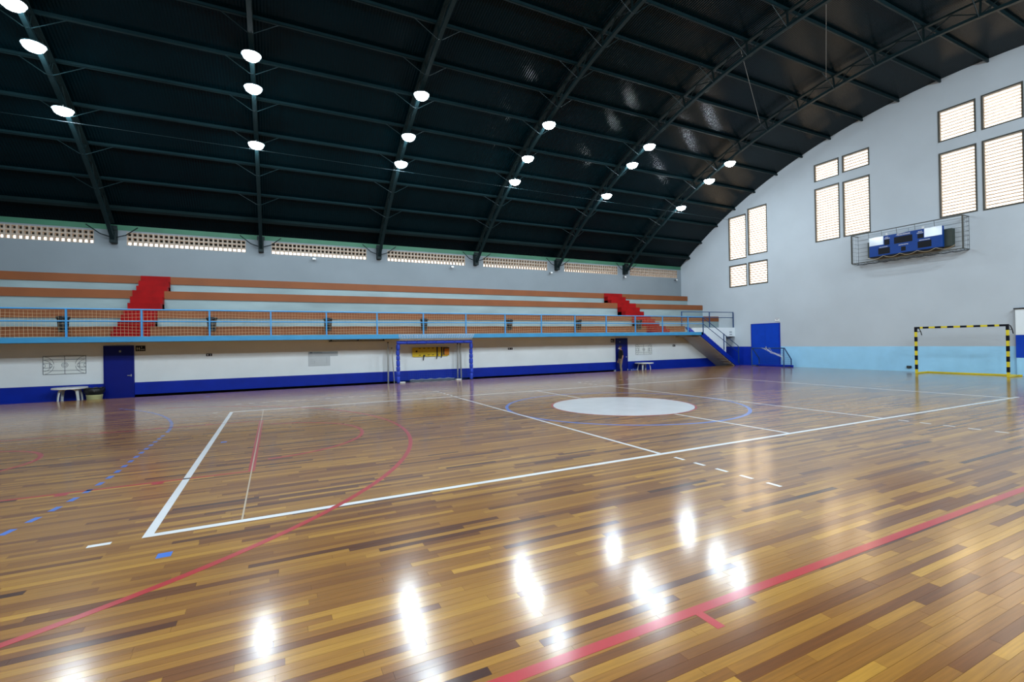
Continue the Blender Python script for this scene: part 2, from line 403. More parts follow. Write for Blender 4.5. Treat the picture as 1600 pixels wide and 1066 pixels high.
# ---- end wall with its twelve louvre windows
WIN = []   # (y0, y1, z0, z1)
for (ya, yb), zs in (((13.25, 14.53), ((6.78, 9.66), (4.95, 6.35))), ((14.65, 15.92), ((6.67, 9.42), (4.93, 6.33))),
                     ((7.78, 9.03), ((10.08, 10.96), (6.77, 9.62))), ((9.19, 10.45), ((10.03, 10.96), (6.77, 9.65))),
                     ((2.40, 3.64), ((10.08, 11.51), (6.75, 9.63))), ((3.81, 5.07), ((10.10, 11.49), (6.78, 9.62)))):
    for z0, z1 in zs: WIN.append((ya, yb, z0, z1))
def end_wall(xa, xb, wins):
    ys = {Y0, Y1}; 
    for y0, y1, _, _ in wins: ys |= {y0, y1}
    k = Y0
    while k < Y1: ys.add(k); k += 0.6
    ys = sorted(ys); mb = MB()
    for a, b in zip(ys[:-1], ys[1:]):
        if b-a < 1e-4: continue
        m = (a+b)/2; cuts = sorted([(z0, z1) for y0, y1, z0, z1 in wins if y0 < m < y1]); z = ZW-0.2
        for z0, z1 in cuts: mb.box(xa, xb, a, b, z, z0); z = z1
        za, zb = arc(a, AR-0.005), arc(b, AR-0.005)
        mb.prism([(a, z), (b, z), (b, zb), (a, za)], 'x', xa, xb)
    return mb
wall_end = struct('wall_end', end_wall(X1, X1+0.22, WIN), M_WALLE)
MB().box(X1-0.006, X1, Y0, 12.54, 0.0, 1.155).build('light_blue_band', M_LBLUE, wall_end, 'light blue painted band')
MB().box(X1-0.006, X1, 14.40, 16.4, 0.0, 1.155).build('dark_blue_band', M_DBLUE, wall_end, 'dark blue painted band')
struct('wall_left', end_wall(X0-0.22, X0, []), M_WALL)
slat_cache = {}
for i, (y0, y1, z0, z1) in enumerate(WIN):
    wn = struct('window_%d' % (i+1), loc=(X1, (y0+y1)/2, z0))
    hw = (y1-y0)/2; h = z1-z0; fr = 0.045
    mb = MB(); X = X1
    mb.box(X-0.02, X+0.12, y0, y0+fr, z0, z1).box(X-0.02, X+0.12, y1-fr, y1, z0, z1)
    mb.box(X-0.02, X+0.12, y0+fr, y1-fr, z0, z0+fr).box(X-0.02, X+0.12, y0+fr, y1-fr, z1-fr, z1)
    mb.build('window_frame', M_FRAME, wn)
    mb = MB()
    for s, yy in ((1, y0+fr), (-1, y1-fr)): mb.box(X+0.02, X+0.10, min(yy, yy+s*0.03), max(yy, yy+s*0.03), z0+fr, z1-fr)
    mb.box(X+0.02, X+0.10, y0+fr+0.03, y1-fr-0.03, z1-fr-0.05, z1-fr)
    mb.build('frame_reveal', M_BLOCK, wn)
    ns = max(4, round((h-2*fr-0.05)/0.135)); pitch = (h-2*fr-0.05)/ns
    key = round(hw, 2)
    if key not in slat_cache:
        g = MB(); e = MB(); L_ = hw-fr-0.032
        H2, T2 = 0.083, 0.003
        def ob(mb, ha, hb):
            vs = []
            for yy in (-L_, L_):
                for u, t in ((ha, -T2), (hb, -T2), (hb, T2), (ha, T2)):
                    vs.append((-0.64*u+0.77*t, yy, 0.77*u+0.64*t))
            mb.add(vs, [(0,1,2,3),(7,6,5,4),(0,4,5,1),(1,5,6,2),(2,6,7,3),(3,7,4,0)])
        ob(g, -H2+0.05, H2); ob(e, -H2, -H2+0.05)
        slat_cache[key] = (g.mesh('slat', M_GLASS), e.mesh('slat_edge', M_SLATEDGE))
    for k in range(ns):
        zc = fr+pitch*(k+0.5)
        s = place('slat', slat_cache[key][0], wn, (0.062, 0, zc)); place('slat_edge', slat_cache[key][1], s)

# ---- back wall behind the bleachers with vent-block strips
SECT = [(-9.9, -5.57), (-4.50, -0.10), (0.96, 5.33), (6.39, 10.73), (11.84, 16.13), (17.36, 21.56), (22.62, 26.93)]
VZ0, VZ1 = 6.06, 6.62
mb = MB().box(X0, X1, Y1, Y1+0.12, ZW, VZ0).box(X0, X1, Y1, Y1+0.12, VZ1, 6.68)
e = [X0]+[q for s in SECT for q in s]+[X1]
for k in range(0, len(e), 2): mb.box(e[k], e[k+1], Y1, Y1+0.12, VZ0, VZ1)
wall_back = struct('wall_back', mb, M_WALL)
MB().box(X0+0.01, X1-0.01, Y1+0.0, Y1+0.03, 6.682, 6.90).build('eave_board', M_GREEN, wall_back, 'green painted eave board')
NB = 12
bw = (SECT[1][1]-SECT[1][0])/NB; hh = VZ1-VZ0
g = MB(); t = 0.029
for k in range(3): xx = k*bw/2; g.box(max(0, xx-t), min(bw, xx+t), 0.0, 0.15, 0, hh)
for k in range(4): zz = k*hh/3; g.box(0, bw, 0.003, 0.147, max(0, zz-t), min(hh, zz+t))
gm = g.mesh('vent_block', M_BLOCK)
for a, b in SECT:
    for k in range(NB): place('vent_block', gm, wall_back, (a+(b-a)*k/NB, Y1+0.003, VZ0), scale=((b-a)/NB/bw, 1, 1))
struct('wall_near', MB().box(X0, X1, Y0-0.2, Y0, ZW, arc(Y0)+0.1), M_WALL)

# ---- lower wall under the balcony
mb = MB().box(X0, X1, LW, LW+0.15, 0.01, 1.92).box(X0, -4.38, LW, LW+0.15, ZW, 0.01).box(18.4, X1, LW, LW+0.15, ZW, 0.01)
wall_lower = struct('wall_lower', mb, M_WHITE)
e = MB().box(X0, -4.409, LW-0.008, LW, ZW, 0.455).box(-3.541, 18.421, LW-0.008, LW, 0.01, 0.455).box(19.259, X1, LW-0.008, LW, ZW, 0.455)
e.build('dark_blue_band', M_DBLUE, wall_lower, 'royal blue painted band')

# ---- ceiling: corrugated sheets and purlins on the arc
ceil = struct('ceiling', loc=(0, AC, 0))
DA = 3.45
g = MB(); nw = 60; seg = 6; nx = nw*seg; rows = 3; vs = []; fs = []
for r_ in range(rows):
    a = math.radians(-DA/2-0.02+(DA+0.04)*r_/(rows-1))
    for i in range(nx+1):
        R_ = AR+0.0035*math.sin(2*math.pi*i/seg)
        vs.append((BAY*i/nx, R_*math.sin(a), R_*math.cos(a)))
for r_ in range(rows-1):
    for i in range(nx): k = r_*(nx+1)+i; fs.append((k, k+nx+1, k+nx+2, k+1))
g.add(vs, fs, True); gm = g.mesh('roof_sheet', M_ROOF)
ge = MB().add([(v[0], *( (lambda a, R_: (R_*math.sin(a), R_*math.cos(a)))(math.atan2(v[1], v[2])*(1.16 if v[1] > 0 else 1.0), math.hypot(v[1], v[2])))) for v in vs], fs, True).mesh('roof_sheet', M_ROOF)
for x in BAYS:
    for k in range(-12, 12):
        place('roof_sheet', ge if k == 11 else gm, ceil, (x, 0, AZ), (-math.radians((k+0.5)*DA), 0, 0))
xl = BAYS[-1]
def channel(h, wd, r0, ln):
    g = MB(); t = 0.008
    return g.box(0, ln, -wd/2, -wd/2+t, r0-h, r0).box(0, ln, -wd/2, wd/2, r0-h, r0-h+t).box(0, ln, -wd/2, wd/2, r0-t, r0)
LEN = X1+0.2-xl
pm = channel(0.13, 0.06, AR-0.02, LEN).mesh('purlin', M_CHORD)
for k in range(-10, 11): place('purlin', pm, ceil, (xl, 0, AZ), (-math.radians(k*DA), 0, 0))
em = channel(0.20, 0.12, AR-0.02, LEN).mesh('eave_beam', M_STEEL)
for k in (-11, 11): place('eave_beam', em, ceil, (xl, 0, AZ), (-math.radians(k*DA+(0.35 if k < 0 else -0.35)), 0, 0))

for k in range(0, 2):
    def pt(x, a): return (x, AC+25.83*math.sin(math.radians(a)), AZ+25.83*math.cos(math.radians(a)))
    for xa, xb in ((16.74, 22.09),):
        MB().path([pt(xa, 2*k*DA+0.6), pt(xb, 2*k*DA+2*DA+0.6)], 0.007, 5).build('brace_rod', M_CONC, ceil)

# ================================================================== ROOF TRUSSES AND LAMPS
RT, RB = AR-0.16, 25.32
def arcbar(r0, r1, wd, a0, a1, n=56):
    g = MB(); vs = []; fs = []
    for i in range(n+1):
        a = math.radians(a0+(a1-a0)*i/n); s, c = math.sin(a), math.cos(a)
        vs += [(-wd/2, r0*s, r0*c), (wd/2, r0*s, r0*c), (wd/2, r1*s, r1*c), (-wd/2, r1*s, r1*c)]
    for i in range(n):
        for j in range(4): k = 4*i; fs.append((k+j, k+(j+1) % 4, k+4+(j+1) % 4, k+4+j))
    fs += [(0, 3, 2, 1), (4*n, 4*n+1, 4*n+2, 4*n+3)]
    return g.add(vs, fs)
TOPM = arcbar(RT-0.07, RT, 0.14, -39.2, 39.2).mesh('top_chord', M_STEEL)
BOTM = arcbar(RB-0.05, RB+0.05, 0.13, -40.3, 40.3).mesh('bottom_chord', M_CHORD)
POSTM = MB().box(-0.035, -0.012, -0.02, 0.02, RB+0.05, RT-0.07).box(0.012, 0.035, -0.02, 0.02, RB+0.05, RT-0.07).mesh('web_post', M_STEEL)
_da = math.radians(DA/2)
DIAM = MB().path([(0, 0, RB+0.05), (0, (RT-0.07)*math.sin(_da), (RT-0.07)*math.cos(_da))], 0.02, 5).mesh('web_diagonal', M_STEEL)
_db = math.radians(-DA/2)
DIBM = MB().path([(0, 0, RB+0.05), (0, (RT-0.07)*math.sin(_db), (RT-0.07)*math.cos(_db))], 0.02, 5).mesh('web_diagonal', M_STEEL)
VM = MB().path([(0, 0, RB-0.05), (0.10, 0, RB-0.03), (0.78, 0, AR-0.15)], 0.013, 5, smooth=False).mesh('knee_brace', M_CHORD)
VN = MB().path([(0, 0, RB-0.05), (-0.10, 0, RB-0.03), (-0.78, 0, AR-0.15)], 0.013, 5, smooth=False).mesh('knee_brace', M_CHORD)
FOOT = MB().box(-0.11, 0.11, Y1-0.30-AC, Y1-0.01-AC, 6.10-AZ, 6.72-AZ).mesh('truss_foot', M_STEEL)
FSTR = {}
for s in (-1, 1): FSTR[s] = MB().path([(s*0.1, Y1-0.16-AC, 6.35-AZ), (s*0.42, Y1-0.2-AC, 6.45-AZ), (s*0.85, Y1-0.30-AC, 6.78-AZ)], 0.022, 5, smooth=False).mesh('foot_strut', M_STEEL)
FPL = MB().box(-0.16, 0.16, Y1-0.34-AC, Y1-0.26-AC, 6.62-AZ, 6.80-AZ).mesh('foot_plate', M_STEEL)
ORD = ['sixth', 'fifth', 'fourth', 'third', 'second', 'nearest']
TW = ['leftmost roof truss', 'second roof truss from the left', 'third roof truss from the left', 'fourth roof truss from the left', 'fifth roof truss from the left', 'roof truss nearest the end wall']
def truss_words(i): return 'nearest the windowed end wall' if i == 5 else '%s counting from the windowed end wall' % ORD[i]
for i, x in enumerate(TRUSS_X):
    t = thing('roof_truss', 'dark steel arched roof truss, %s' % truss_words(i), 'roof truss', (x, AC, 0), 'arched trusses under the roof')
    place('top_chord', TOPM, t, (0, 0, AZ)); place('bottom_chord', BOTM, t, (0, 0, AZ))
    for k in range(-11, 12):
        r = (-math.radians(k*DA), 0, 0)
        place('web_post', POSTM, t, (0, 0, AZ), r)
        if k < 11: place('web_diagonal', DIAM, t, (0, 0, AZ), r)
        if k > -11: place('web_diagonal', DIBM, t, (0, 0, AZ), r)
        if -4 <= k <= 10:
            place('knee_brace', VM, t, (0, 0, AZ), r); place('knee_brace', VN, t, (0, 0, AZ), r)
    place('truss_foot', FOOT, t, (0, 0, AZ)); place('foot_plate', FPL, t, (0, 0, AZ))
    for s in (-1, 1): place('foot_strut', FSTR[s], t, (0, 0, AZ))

M_LED = emit_mat('white_led_lens', (0.78, 0.91, 1.0), LAMP_STRENGTH)
M_LED2 = emit_mat('strong_white_led_lens', (0.78, 0.91, 1.0), NEAR_STRENGTH)
LHOUSE = MB().lathe([(0.0, 0.11), (0.05, 0.11), (0.06, 0.09), (0.12, 0.085), (0.14, 0.06), (0.27, 0.035), (0.285, 0.0), (0.272, 0.0), (0.262, 0.03), (0.0, 0.03)], n=20).mesh('lamp_housing', M_CHORD)
LLENS = MB().lathe([(0.0, -0.17), (0.09, -0.16), (0.17, -0.125), (0.225, -0.075), (0.25, -0.015), (0.256, 0.026)], n=16).mesh('lamp_lens', M_LED)
LLENS2 = MB().lathe([(0.0, -0.02), (0.15, -0.016), (0.25, 0.0), (0.256, 0.026)], n=16).mesh('lamp_lens', M_LED2)
LHOOK = MB().path([(0, 0, 0.10), (0, 0, 0.17)], 0.014, 6).mesh('lamp_hook', M_GALV)
FAR = [[11.52, 12.69, 14.72], [11.49, 12.68, 14.92], [11.57, 13.48, 14.80], [11.63, 13.50, 14.82], [11.62, 12.81, 14.83], [11.56, 12.87, 14.88]]
HI = ['highest', 'middle', 'lowest']
for i, x in enumerate(TRUSS_X):
    for j, y in enumerate(FAR[i]):
        for side in (0, 1):
            yy = y if side == 0 else 2*AC-y
            z = arc(yy, 25.15)-0.02
            lb = ('round ceiling lamp, %s on the far half of the %s' % (HI[j], TW[i])) if side == 0 else \
                 ('round ceiling lamp, %s on the near half of the %s' % (HI[j], TW[i]))
            t = thing('high_bay_lamp', lb, 'ceiling lamp', (x, yy, z), 'high-bay lamps on the trusses')
            t.rotation_euler = (math.radians(50 if side else 0), 0, 0)
            h = place('lamp_housing', LHOUSE, t); place('lamp_hook', LHOOK, h); place('lamp_lens', LLENS2 if side else LLENS, t)
tag(MB().path([(X0, 14.9, 9.06), (-3, 14.9, 9.05), (8, 14.9, 9.02), (X1, 14.9, 8.95)], 0.009, 5).build('overhead_cable', M_CHORD),
    'long thin steel cable running under the lowest ceiling lamps', 'cable')

# ================================================================== BLEACHERS
RY = [15.60, 16.82, 18.12, 19.43, Y1-0.005]; RZ = [2.45, 3.13, 3.97, 4.71]
LF = 14.95                       # front of the balcony slab
bl = thing('bleachers', 'long concrete bleachers with terracotta seat bands, raised above the blue-based wall', 'bleachers', (8.4, 17.5, 2.0))
XE = [22.95, X1-0.004, X1-0.004, X1-0.004]
for i in range(4):
    MB().box(X0+0.004, XE[i], RY[i], RY[i+1], 2.02, RZ[i]).build('tier', M_TIER, bl)
    MB().box(X0+0.004, XE[i]-0.02, RY[i]-0.03, RY[i]+0.45, RZ[i]-0.315, RZ[i]+0.006).build('seat_band', M_ORANGE, bl, 'terracotta painted seat band')
MB().box(22.96, X1-0.01, 15.75, RY[1]-0.01, 2.03, 2.10).build('landing_floor', M_CONC, bl)
MB().box(X0+0.004, 23.75, LF+0.02, LW+0.1, 1.93, 2.08).build('balcony_slab', M_SOFFIT, bl)
MB().box(X0+0.004, 23.74, LF-0.01, LF+0.05, 1.915, 2.09).build('balcony_fascia', M_FASCIA, bl, 'sky blue balcony edge')

def red_stair(x0, x1, lab):
    t = thing('aisle_steps', lab, 'steps', ((x0+x1)/2, RY[0], 2.08), 'red aisle steps on the bleachers')
    base = 2.08
    for i in range(4):
        rise = RZ[i]-base
        yb = RY[i]
        n = 3 if i else 2
        for k in range(n):
            zt = base+rise*(k+1)/n
            d = 0.36 if i else 0.30
            ya = yb-d*(n-1-k)-0.045
            ye = yb+0.0 if k < n-1 else (RY[i+1]-0.36*2-0.05 if i < 3 else Y1-0.01)
            if k < n-1: mb = MB().box(x0, x1, ya, yb-0.047, base+0.013, zt+0.012)
            else: mb = MB().box(x0, x1, yb-0.046, yb-0.032, base+0.013, zt+0.014).box(x0, x1, yb-0.032, ye, zt+0.007, zt+0.014)
            mb.build('step', M_RED, t)
        base = RZ[i]
    return t
red_stair(-3.92, -2.90, 'red painted aisle steps crossing the bleachers above the left blue door')
red_stair(19.95, 21.40, 'red painted aisle steps crossing the bleachers near the windowed end wall')

# balcony railing with net
rl = thing('balcony_railing', 'sky blue balcony railing with cord netting in front of the bleachers', 'railing', (8, 15.02, 2.09))
YR = 15.02
PX = [-4.99+1.971*k for k in range(-2, 15)]
for x in PX: MB().box(x-0.025, x+0.025, YR-0.025, YR+0.025, 2.085, 3.02).build('post', M_RAIL, rl)
MB().tube((X0, YR, 3.02), (23.83, YR, 2.99), 0.025, 8).build('top_rail', M_RAIL, rl)
MB().tube((X0, YR, 2.62), (23.83, YR, 2.58), 0.022, 8).build('middle_rail', M_RAIL, rl)
nm = MB(); A_, B_ = -9.6, 23.75; nc = int((B_-A_)/0.105)
def PN(u, v): x = A_+(B_-A_)*u; return (x, YR+0.03+0.012*math.sin(x*5+v*9), 2.10+0.88*v+0.012*math.sin(x*3.1+v*4))
for i in range(9): nm.path([PN(j/160, i/8) for j in range(161)], 0.0032, 3, caps=False, smooth=False)
for j in range(nc+1): nm.path([PN(j/nc, v/3) for v in range(4)], 0.0029, 3, caps=False, smooth=False)
nm.build('netting', M_NETY, rl, 'cream cord netting')

# bins behind the railing
BX = [-5.12, -1.0, 2.97, 6.92, 11.10, 15.08, 19.10]
BL = ['black waste bin behind the balcony railing, '+s for s in ('leftmost of the seven', 'second of the seven from the left', 'third of the seven from the left',
      'above the blue padded goal', 'third of seven from the right', 'second of seven from the right', 'at the foot of the right red steps')]
b0 = None
for x, lb in zip(BX, BL):
    if b0 is None:
        b0 = thing('waste_bin', lb, 'bin', (x, 15.21, 2.27), 'black bins on the balcony')
        o_ = (x, 15.21, 2.27)
        MB().lathe([(0.0, 0.0), (0.125, 0.0), (0.155, 0.44), (0.14, 0.44), (0.11, 0.02), (0.0, 0.02)], o_, 16).build('bin_body', M_BLACK, b0)
        MB().lathe([(0.165, 0.42), (0.178, 0.43), (0.178, 0.50), (0.165, 0.51), (0.14, 0.50), (0.14, 0.42), (0.165, 0.42)], o_, 16).build('bin_rim', M_BLACK, b0)
        MB().box(x-0.03, x+0.03, 15.03, 15.05, 2.66, 2.76).build('bin_hook', M_BLACK, b0)
    else: dup(b0, (x, 15.21, 2.27), lb)

# ---- stairs down to the court with landing, parapet and dark rails
st = thing('concrete_stairs', 'concrete stairs with blue side and white parapet descending beside the windowed end wall', 'stairs', (25.2, 15.3, ZW))
SY0, SY1, PY = 14.95, 15.58, 15.60
MB().prism([(23.60, 1.83), (26.95, -0.29), (27.05, -0.29), (27.05, -0.06), (23.72, 2.085), (23.60, 2.085)], 'y', SY0-0.01, SY0+0.06).build('stringer', M_DBLUE, st, 'blue painted stair edge')
MB().prism([(23.60, 1.81), (26.90, -0.295), (27.10, -0.295), (23.72, 1.93)], 'y', SY0+0.06, LW-0.01).build('stair_soffit', M_SOFFIT, st)
nst = 12
for k in range(nst):
    x = 23.75+k*0.27; z = 1.93-0.658*(x-23.72)
    MB().box(x, x+0.275, SY0+0.06, SY1, z-0.658*0.275, z+0.08).build('step', M_CONC, st)
MB().prism([(23.62, 2.37), (23.62, 2.05), (26.47, 0.30), (26.47, 1.81), (X1-0.002, 1.81), (X1-0.002, 2.37)], 'y', PY, PY+0.12).build('parapet', M_WHITE, st, 'white parapet wall')
MB().prism([(23.05, 2.40), (23.28, 2.40), (24.0, 1.95), (23.62, 1.95)], 'y', PY-0.03, PY+0.12).build('blue_trim', M_DBLUE, st)
MB().box(23.10, X1-0.002, PY+0.12, RY[1]-0.01, 1.81, 2.02).build('landing', M_SOFFIT, st)
for z in (2.08, 1.93): MB().box(26.80, 27.02, PY-0.012, PY, z-0.03, z+0.04).build('vent_grille', M_PALEINK, st)
rr = thing('stair_railing', 'dark blue handrail running down the concrete stairs', 'railing', (25.2, 15.02, 1.0))
MB().path([(23.83, YR, 2.95), (25.56, YR, 1.96), (26.82, YR, 1.22), (26.95, YR, 1.0)], 0.022, 8).build('top_rail', M_DRAIL, rr)
MB().path([(23.83, YR, 2.58), (25.58, YR, 1.56), (26.85, YR, 0.80)], 0.02, 8).build('middle_rail', M_DRAIL, rr)
for x, a, b in ((23.83, 2.06, 2.98), (25.58, 0.98, 1.98), (26.88, 0.10, 1.15)): MB().box(x-0.022, x+0.022, YR-0.022, YR+0.022, a, b).build('post', M_DRAIL, rr)
rr = thing('landing_railing', 'dark blue railing standing on the white landing parapet', 'railing', (25.0, PY+0.06, 2.37))
for z in (3.32, 2.98): MB().tube((22.78, PY+0.06, z), (27.24, PY+0.06, z+0.02), 0.024, 8).build('rail', M_DRAIL, rr)
for x in (22.78, 25.11, 27.24): MB().box(x-0.024, x+0.024, PY+0.036, PY+0.084, 2.08 if x < 23 else 2.365, 3.34).build('post', M_DRAIL, rr)

# ================================================================== DOORS, SIGNS AND BOARDS
def door_low(n, x0, x1, zt, plate):
    d = struct('door_%d' % n, loc=((x0+x1)/2, LW, ZW))
    MB().bbox(x0+0.03, x1-0.03, LW-0.045, LW-0.004, ZW, zt-0.03, 0.006).build('door_leaf', M_DOORB, d)
    MB().box(x0, x0+0.035, LW-0.06, LW, ZW, zt).box(x1-0.035, x1, LW-0.06, LW, ZW, zt).box(x0, x1, LW-0.06, LW, zt-0.035, zt).build('door_frame', M_DOORB, d)
    h = MB().path([(x1-0.09, LW-0.045, 0.72), (x1-0.09, LW-0.095, 0.72), (x1-0.19, LW-0.095, 0.72)], 0.011, 6).box(x1-0.105, x1-0.075, LW-0.050, LW-0.045, 0.68, 0.76)
    h.build('door_handle', M_GALV, d)
    MB().box(plate-0.03, plate+0.03, LW-0.05, LW-0.045, 1.56, 1.63).build('door_plate', M_PALEINK, d)
door_low(1, -4.41, -3.54, 1.80, -3.94)
door_low(2, 18.42, 19.26, 1.80, 18.70)
d = struct('door_3', loc=(X1, 13.48, 0))
for a, b in ((12.60, 13.475), (13.485, 14.37)): MB().bbox(X1-0.05, X1-0.004, a, b, 0.03, 2.50, 0.006).build('door_leaf', M_GATEB, d)
MB().box(X1-0.06, X1, 12.55, 12.60, 0, 2.54).box(X1-0.06, X1, 14.37, 14.41, 0, 2.54).box(X1-0.06, X1, 12.55, 14.41, 2.50, 2.54).build('door_frame', M_DBLUE, d)
MB().box(X1-0.08, X1-0.05, 13.40, 13.44, 1.0, 1.16).build('door_handle', M_GALV, d)

def figure(mb, cx, z0, h, y, skirt):
    # small toilet pictogram
    mb.lathe([(0, -0.06*h), (0.075*h, -0.05*h), (0.085*h, 0), (0.075*h, 0.05*h), (0, 0.06*h)], (cx, y, z0+0.90*h), 8, sy=0.2)
    if skirt: mb.prism([(cx-0.07*h, z0+0.78*h), (cx-0.2*h, z0+0.32*h), (cx+0.2*h, z0+0.32*h), (cx+0.07*h, z0+0.78*h)], 'y', y-0.003, y)
    else: mb.box(cx-0.13*h, cx+0.13*h, y-0.003, y, z0+0.38*h, z0+0.78*h)
    for s in (-1, 1): mb.box(cx+s*0.06*h-0.035*h, cx+s*0.06*h+0.035*h, y-0.003, y, z0, z0+0.38*h)
def letters(mb, u0, u1, v0, v1, P, n):
    # row of small letter-like strokes, too small to read in the photograph
    du = (u1-u0)/n
    for k in range(n):
        a = u0+du*k; b = a+du*0.78
        mb.add([P(a, v0), P(a+du*0.26, v0), P(a+du*0.26, v1), P(a, v1)], [(0, 1, 2, 3)])
        mb.add([P(a, v1-(v1-v0)*0.28), P(b, v1-(v1-v0)*0.28), P(b, v1), P(a, v1)], [(0, 1, 2, 3)])
        if k % 2: mb.add([P(a, v0), P(b, v0), P(b, v0+(v1-v0)*0.28), P(a, v0+(v1-v0)*0.28)], [(0, 1, 2, 3)])
        else: mb.add([P(b-du*0.22, v0), P(b, v0), P(b, v1), P(b-du*0.22, v1)], [(0, 1, 2, 3)])
YS = LW-0.014
def wc_sign(x0, x1, z0, z1, lab):
    t = thing('restroom_sign', lab, 'sign', ((x0+x1)/2, LW, z0), 'black restroom signs')
    MB().bbox(x0, x1, YS, LW-0.001, z0, z1, 0.004).build('sign_plate', M_BLKP, t)
    g = MB(); h = z1-z0; wd = x1-x0
    figure(g, x0+wd*0.17, z0+0.15*h, 0.62*h, YS-0.0005, False); figure(g, x0+wd*0.38, z0+0.15*h, 0.62*h, YS-0.0005, True)
    figure(g, x0+wd*0.62, z0+0.55*h, 0.34*h, YS-0.0005, False)
    letters(g, x0+wd*0.52, x0+wd*0.94, z0+0.20*h, z0+0.38*h, lambda u, v: (u, YS-0.002, v), 7)
    g.build('pictogram', M_WPLAS, t)
wc_sign(-3.50, -3.21, 1.59, 1.79, 'black restroom sign with white figures, beside the blue door by the pale bin')
wc_sign(18.09, 18.35, 1.57, 1.78, 'black restroom sign left of the doorway where a person stands')
def arrow_sign(x0, x1, z0, z1, lab):
    t = thing('direction_sign', lab, 'sign', ((x0+x1)/2, LW, z0), 'small black direction signs')
    MB().bbox(x0, x1, YS, LW-0.001, z0, z1, 0.003).build('sign_plate', M_BLKP, t)
    g = MB(); h = z1-z0; wd = x1-x0
    g.prism([(x0+wd*0.12, z0+h*0.5), (x0+wd*0.28, z0+h*0.8), (x0+wd*0.28, z0+h*0.6), (x0+wd*0.45, z0+h*0.6), (x0+wd*0.45, z0+h*0.4), (x0+wd*0.28, z0+h*0.4), (x0+wd*0.28, z0+h*0.2)], 'y', YS-0.003, YS)
    figure(g, x0+wd*0.74, z0+0.12*h, 0.75*h, YS-0.0005, False); g.build('pictogram', M_WPLAS, t)
arrow_sign(-1.33, -1.13, 1.345, 1.445, 'small black direction sign on white wall between the left blue door and the notice')
arrow_sign(11.60, 11.86, 1.30, 1.40, 'small black direction sign on white wall right of the blue padded goal')
arrow_sign(22.80, 23.02, 1.24, 1.36, 'small black direction sign on white wall beside the concrete stairs')
t = thing('exit_sign', 'small white sign with dark bars above the blue double door', 'sign', (X1, 12.72, 2.6))
MB().bbox(X1-0.015, X1-0.001, 12.58, 12.86, 2.60, 2.83, 0.003).build('sign_plate', M_WPLAS, t)
g = MB().box(X1-0.018, X1-0.015, 12.59, 12.85, 2.795, 2.82).box(X1-0.018, X1-0.015, 12.59, 12.85, 2.61, 2.63)
letters(g, -12.80, -12.66, 2.70, 2.74, lambda u, v: (X1-0.0185, -u, v), 4); g.build('sign_print', M_INK, t)

def court_board(x0, x1, z0, z1, lab, th):
    t = thing('court_diagram_board', lab, 'wall board', ((x0+x1)/2, LW, z0), 'basketball court diagrams on the wall')
    MB().bbox(x0-0.01, x1+0.01, LW-0.016, LW-0.001, z0-0.01, z1+0.01, 0.003).build('board', M_PAPER, t)
    g = MB(); y = LW-0.0165; W_, H_ = x1-x0, z1-z0
    def ln(p, q): g.path([(x0+W_*p[0], y, z0+H_*p[1]), (x0+W_*q[0], y, z0+H_*q[1])], th, 4, smooth=False)
    def ar(c, rx, rz, a0, a1, n=14):
        g.path([(x0+W_*c[0]+rx*math.cos(math.radians(a0+(a1-a0)*i/n)), y, z0+H_*c[1]+rz*math.sin(math.radians(a0+(a1-a0)*i/n))) for i in range(n+1)], th*0.8, 4, caps=False, smooth=False)
    for a, b in (((0,0),(1,0)), ((1,0),(1,1)), ((1,1),(0,1)), ((0,1),(0,0)), ((0.5,0),(0.5,1)), ((0,0.8),(1,0.82)), ((0,0.2),(1,0.19))): ln(a, b)
    ar((0.5, 0.5), 0.085, 0.085, 0, 360, 20); ar((0.5, 0.5), 0.05, 0.05, 0, 360, 16)
    for s, bx in ((1, 0.0), (-1, 1.0)):
        for a, b in (((0, 0.36), (0.15, 0.36)), ((0.15, 0.36), (0.15, 0.60)), ((0.15, 0.60), (0, 0.60))): ln((bx+s*a[0], a[1]), (bx+s*b[0], b[1]))
        a0 = 0 if s > 0 else 180
        ar((bx+s*0.15, 0.48), 0.07, 0.07, a0-90, a0+90); ar((bx, 0.48), 0.21, 0.19, a0-80, a0+80); ar((bx+s*0.02, 0.5), 0.26, 0.295, a0-84, a0+84); ar((bx, 0.48), 0.06, 0.06, a0-90, a0+90)
    g.build('court_drawing', M_INK, t)
court_board(-6.03, -4.90, 0.85, 1.47, 'white board with a dark basketball court diagram above the left plastic table', 0.0085)
court_board(19.89, 21.10, 0.83, 1.42, 'white board with a basketball court diagram above the right plastic table', 0.0075)
t = thing('wall_notice', 'pale grey notice sheet with faint printed grid left of the blue goal', 'notice', (2.8, LW, 0.82))
MB().box(2.29, 3.14, LW-0.010, LW-0.001, 0.82, 1.42).build('sheet', M_PANELG, t); MB().box(3.14, 3.46, LW-0.010, LW-0.001, 1.23, 1.42).build('sheet', M_PANELG, t)
g = MB(); y = LW-0.011
for a in ((2.29, 3.14, 0.82, 0.83), (2.29, 2.30, 0.82, 1.42), (3.13, 3.14, 0.82, 1.24), (2.29, 3.46, 1.225, 1.24), (2.53, 2.54, 0.92, 1.05), (3.0, 3.01, 0.92, 1.18), (2.36, 2.52, 1.1, 1.105), (2.36, 2.52, 1.02, 1.025), (2.36, 2.52, 0.94, 0.945), (2.9, 3.4, 1.27, 1.275)):
    g.box(a[0], a[1], y-0.002, y, a[2], a[3])
g.box(2.29, 3.46, y-0.0015, y, 1.32, 1.415); g.build('printed_grid', M_PALEINK, t)
g = MB().box(2.35, 2.45, y-0.004, y-0.001, 1.365, 1.40); letters(g, 2.50, 2.84, 1.365, 1.39, lambda u, v: (u, y-0.004, v), 12); g.build('heading', M_INK, t)
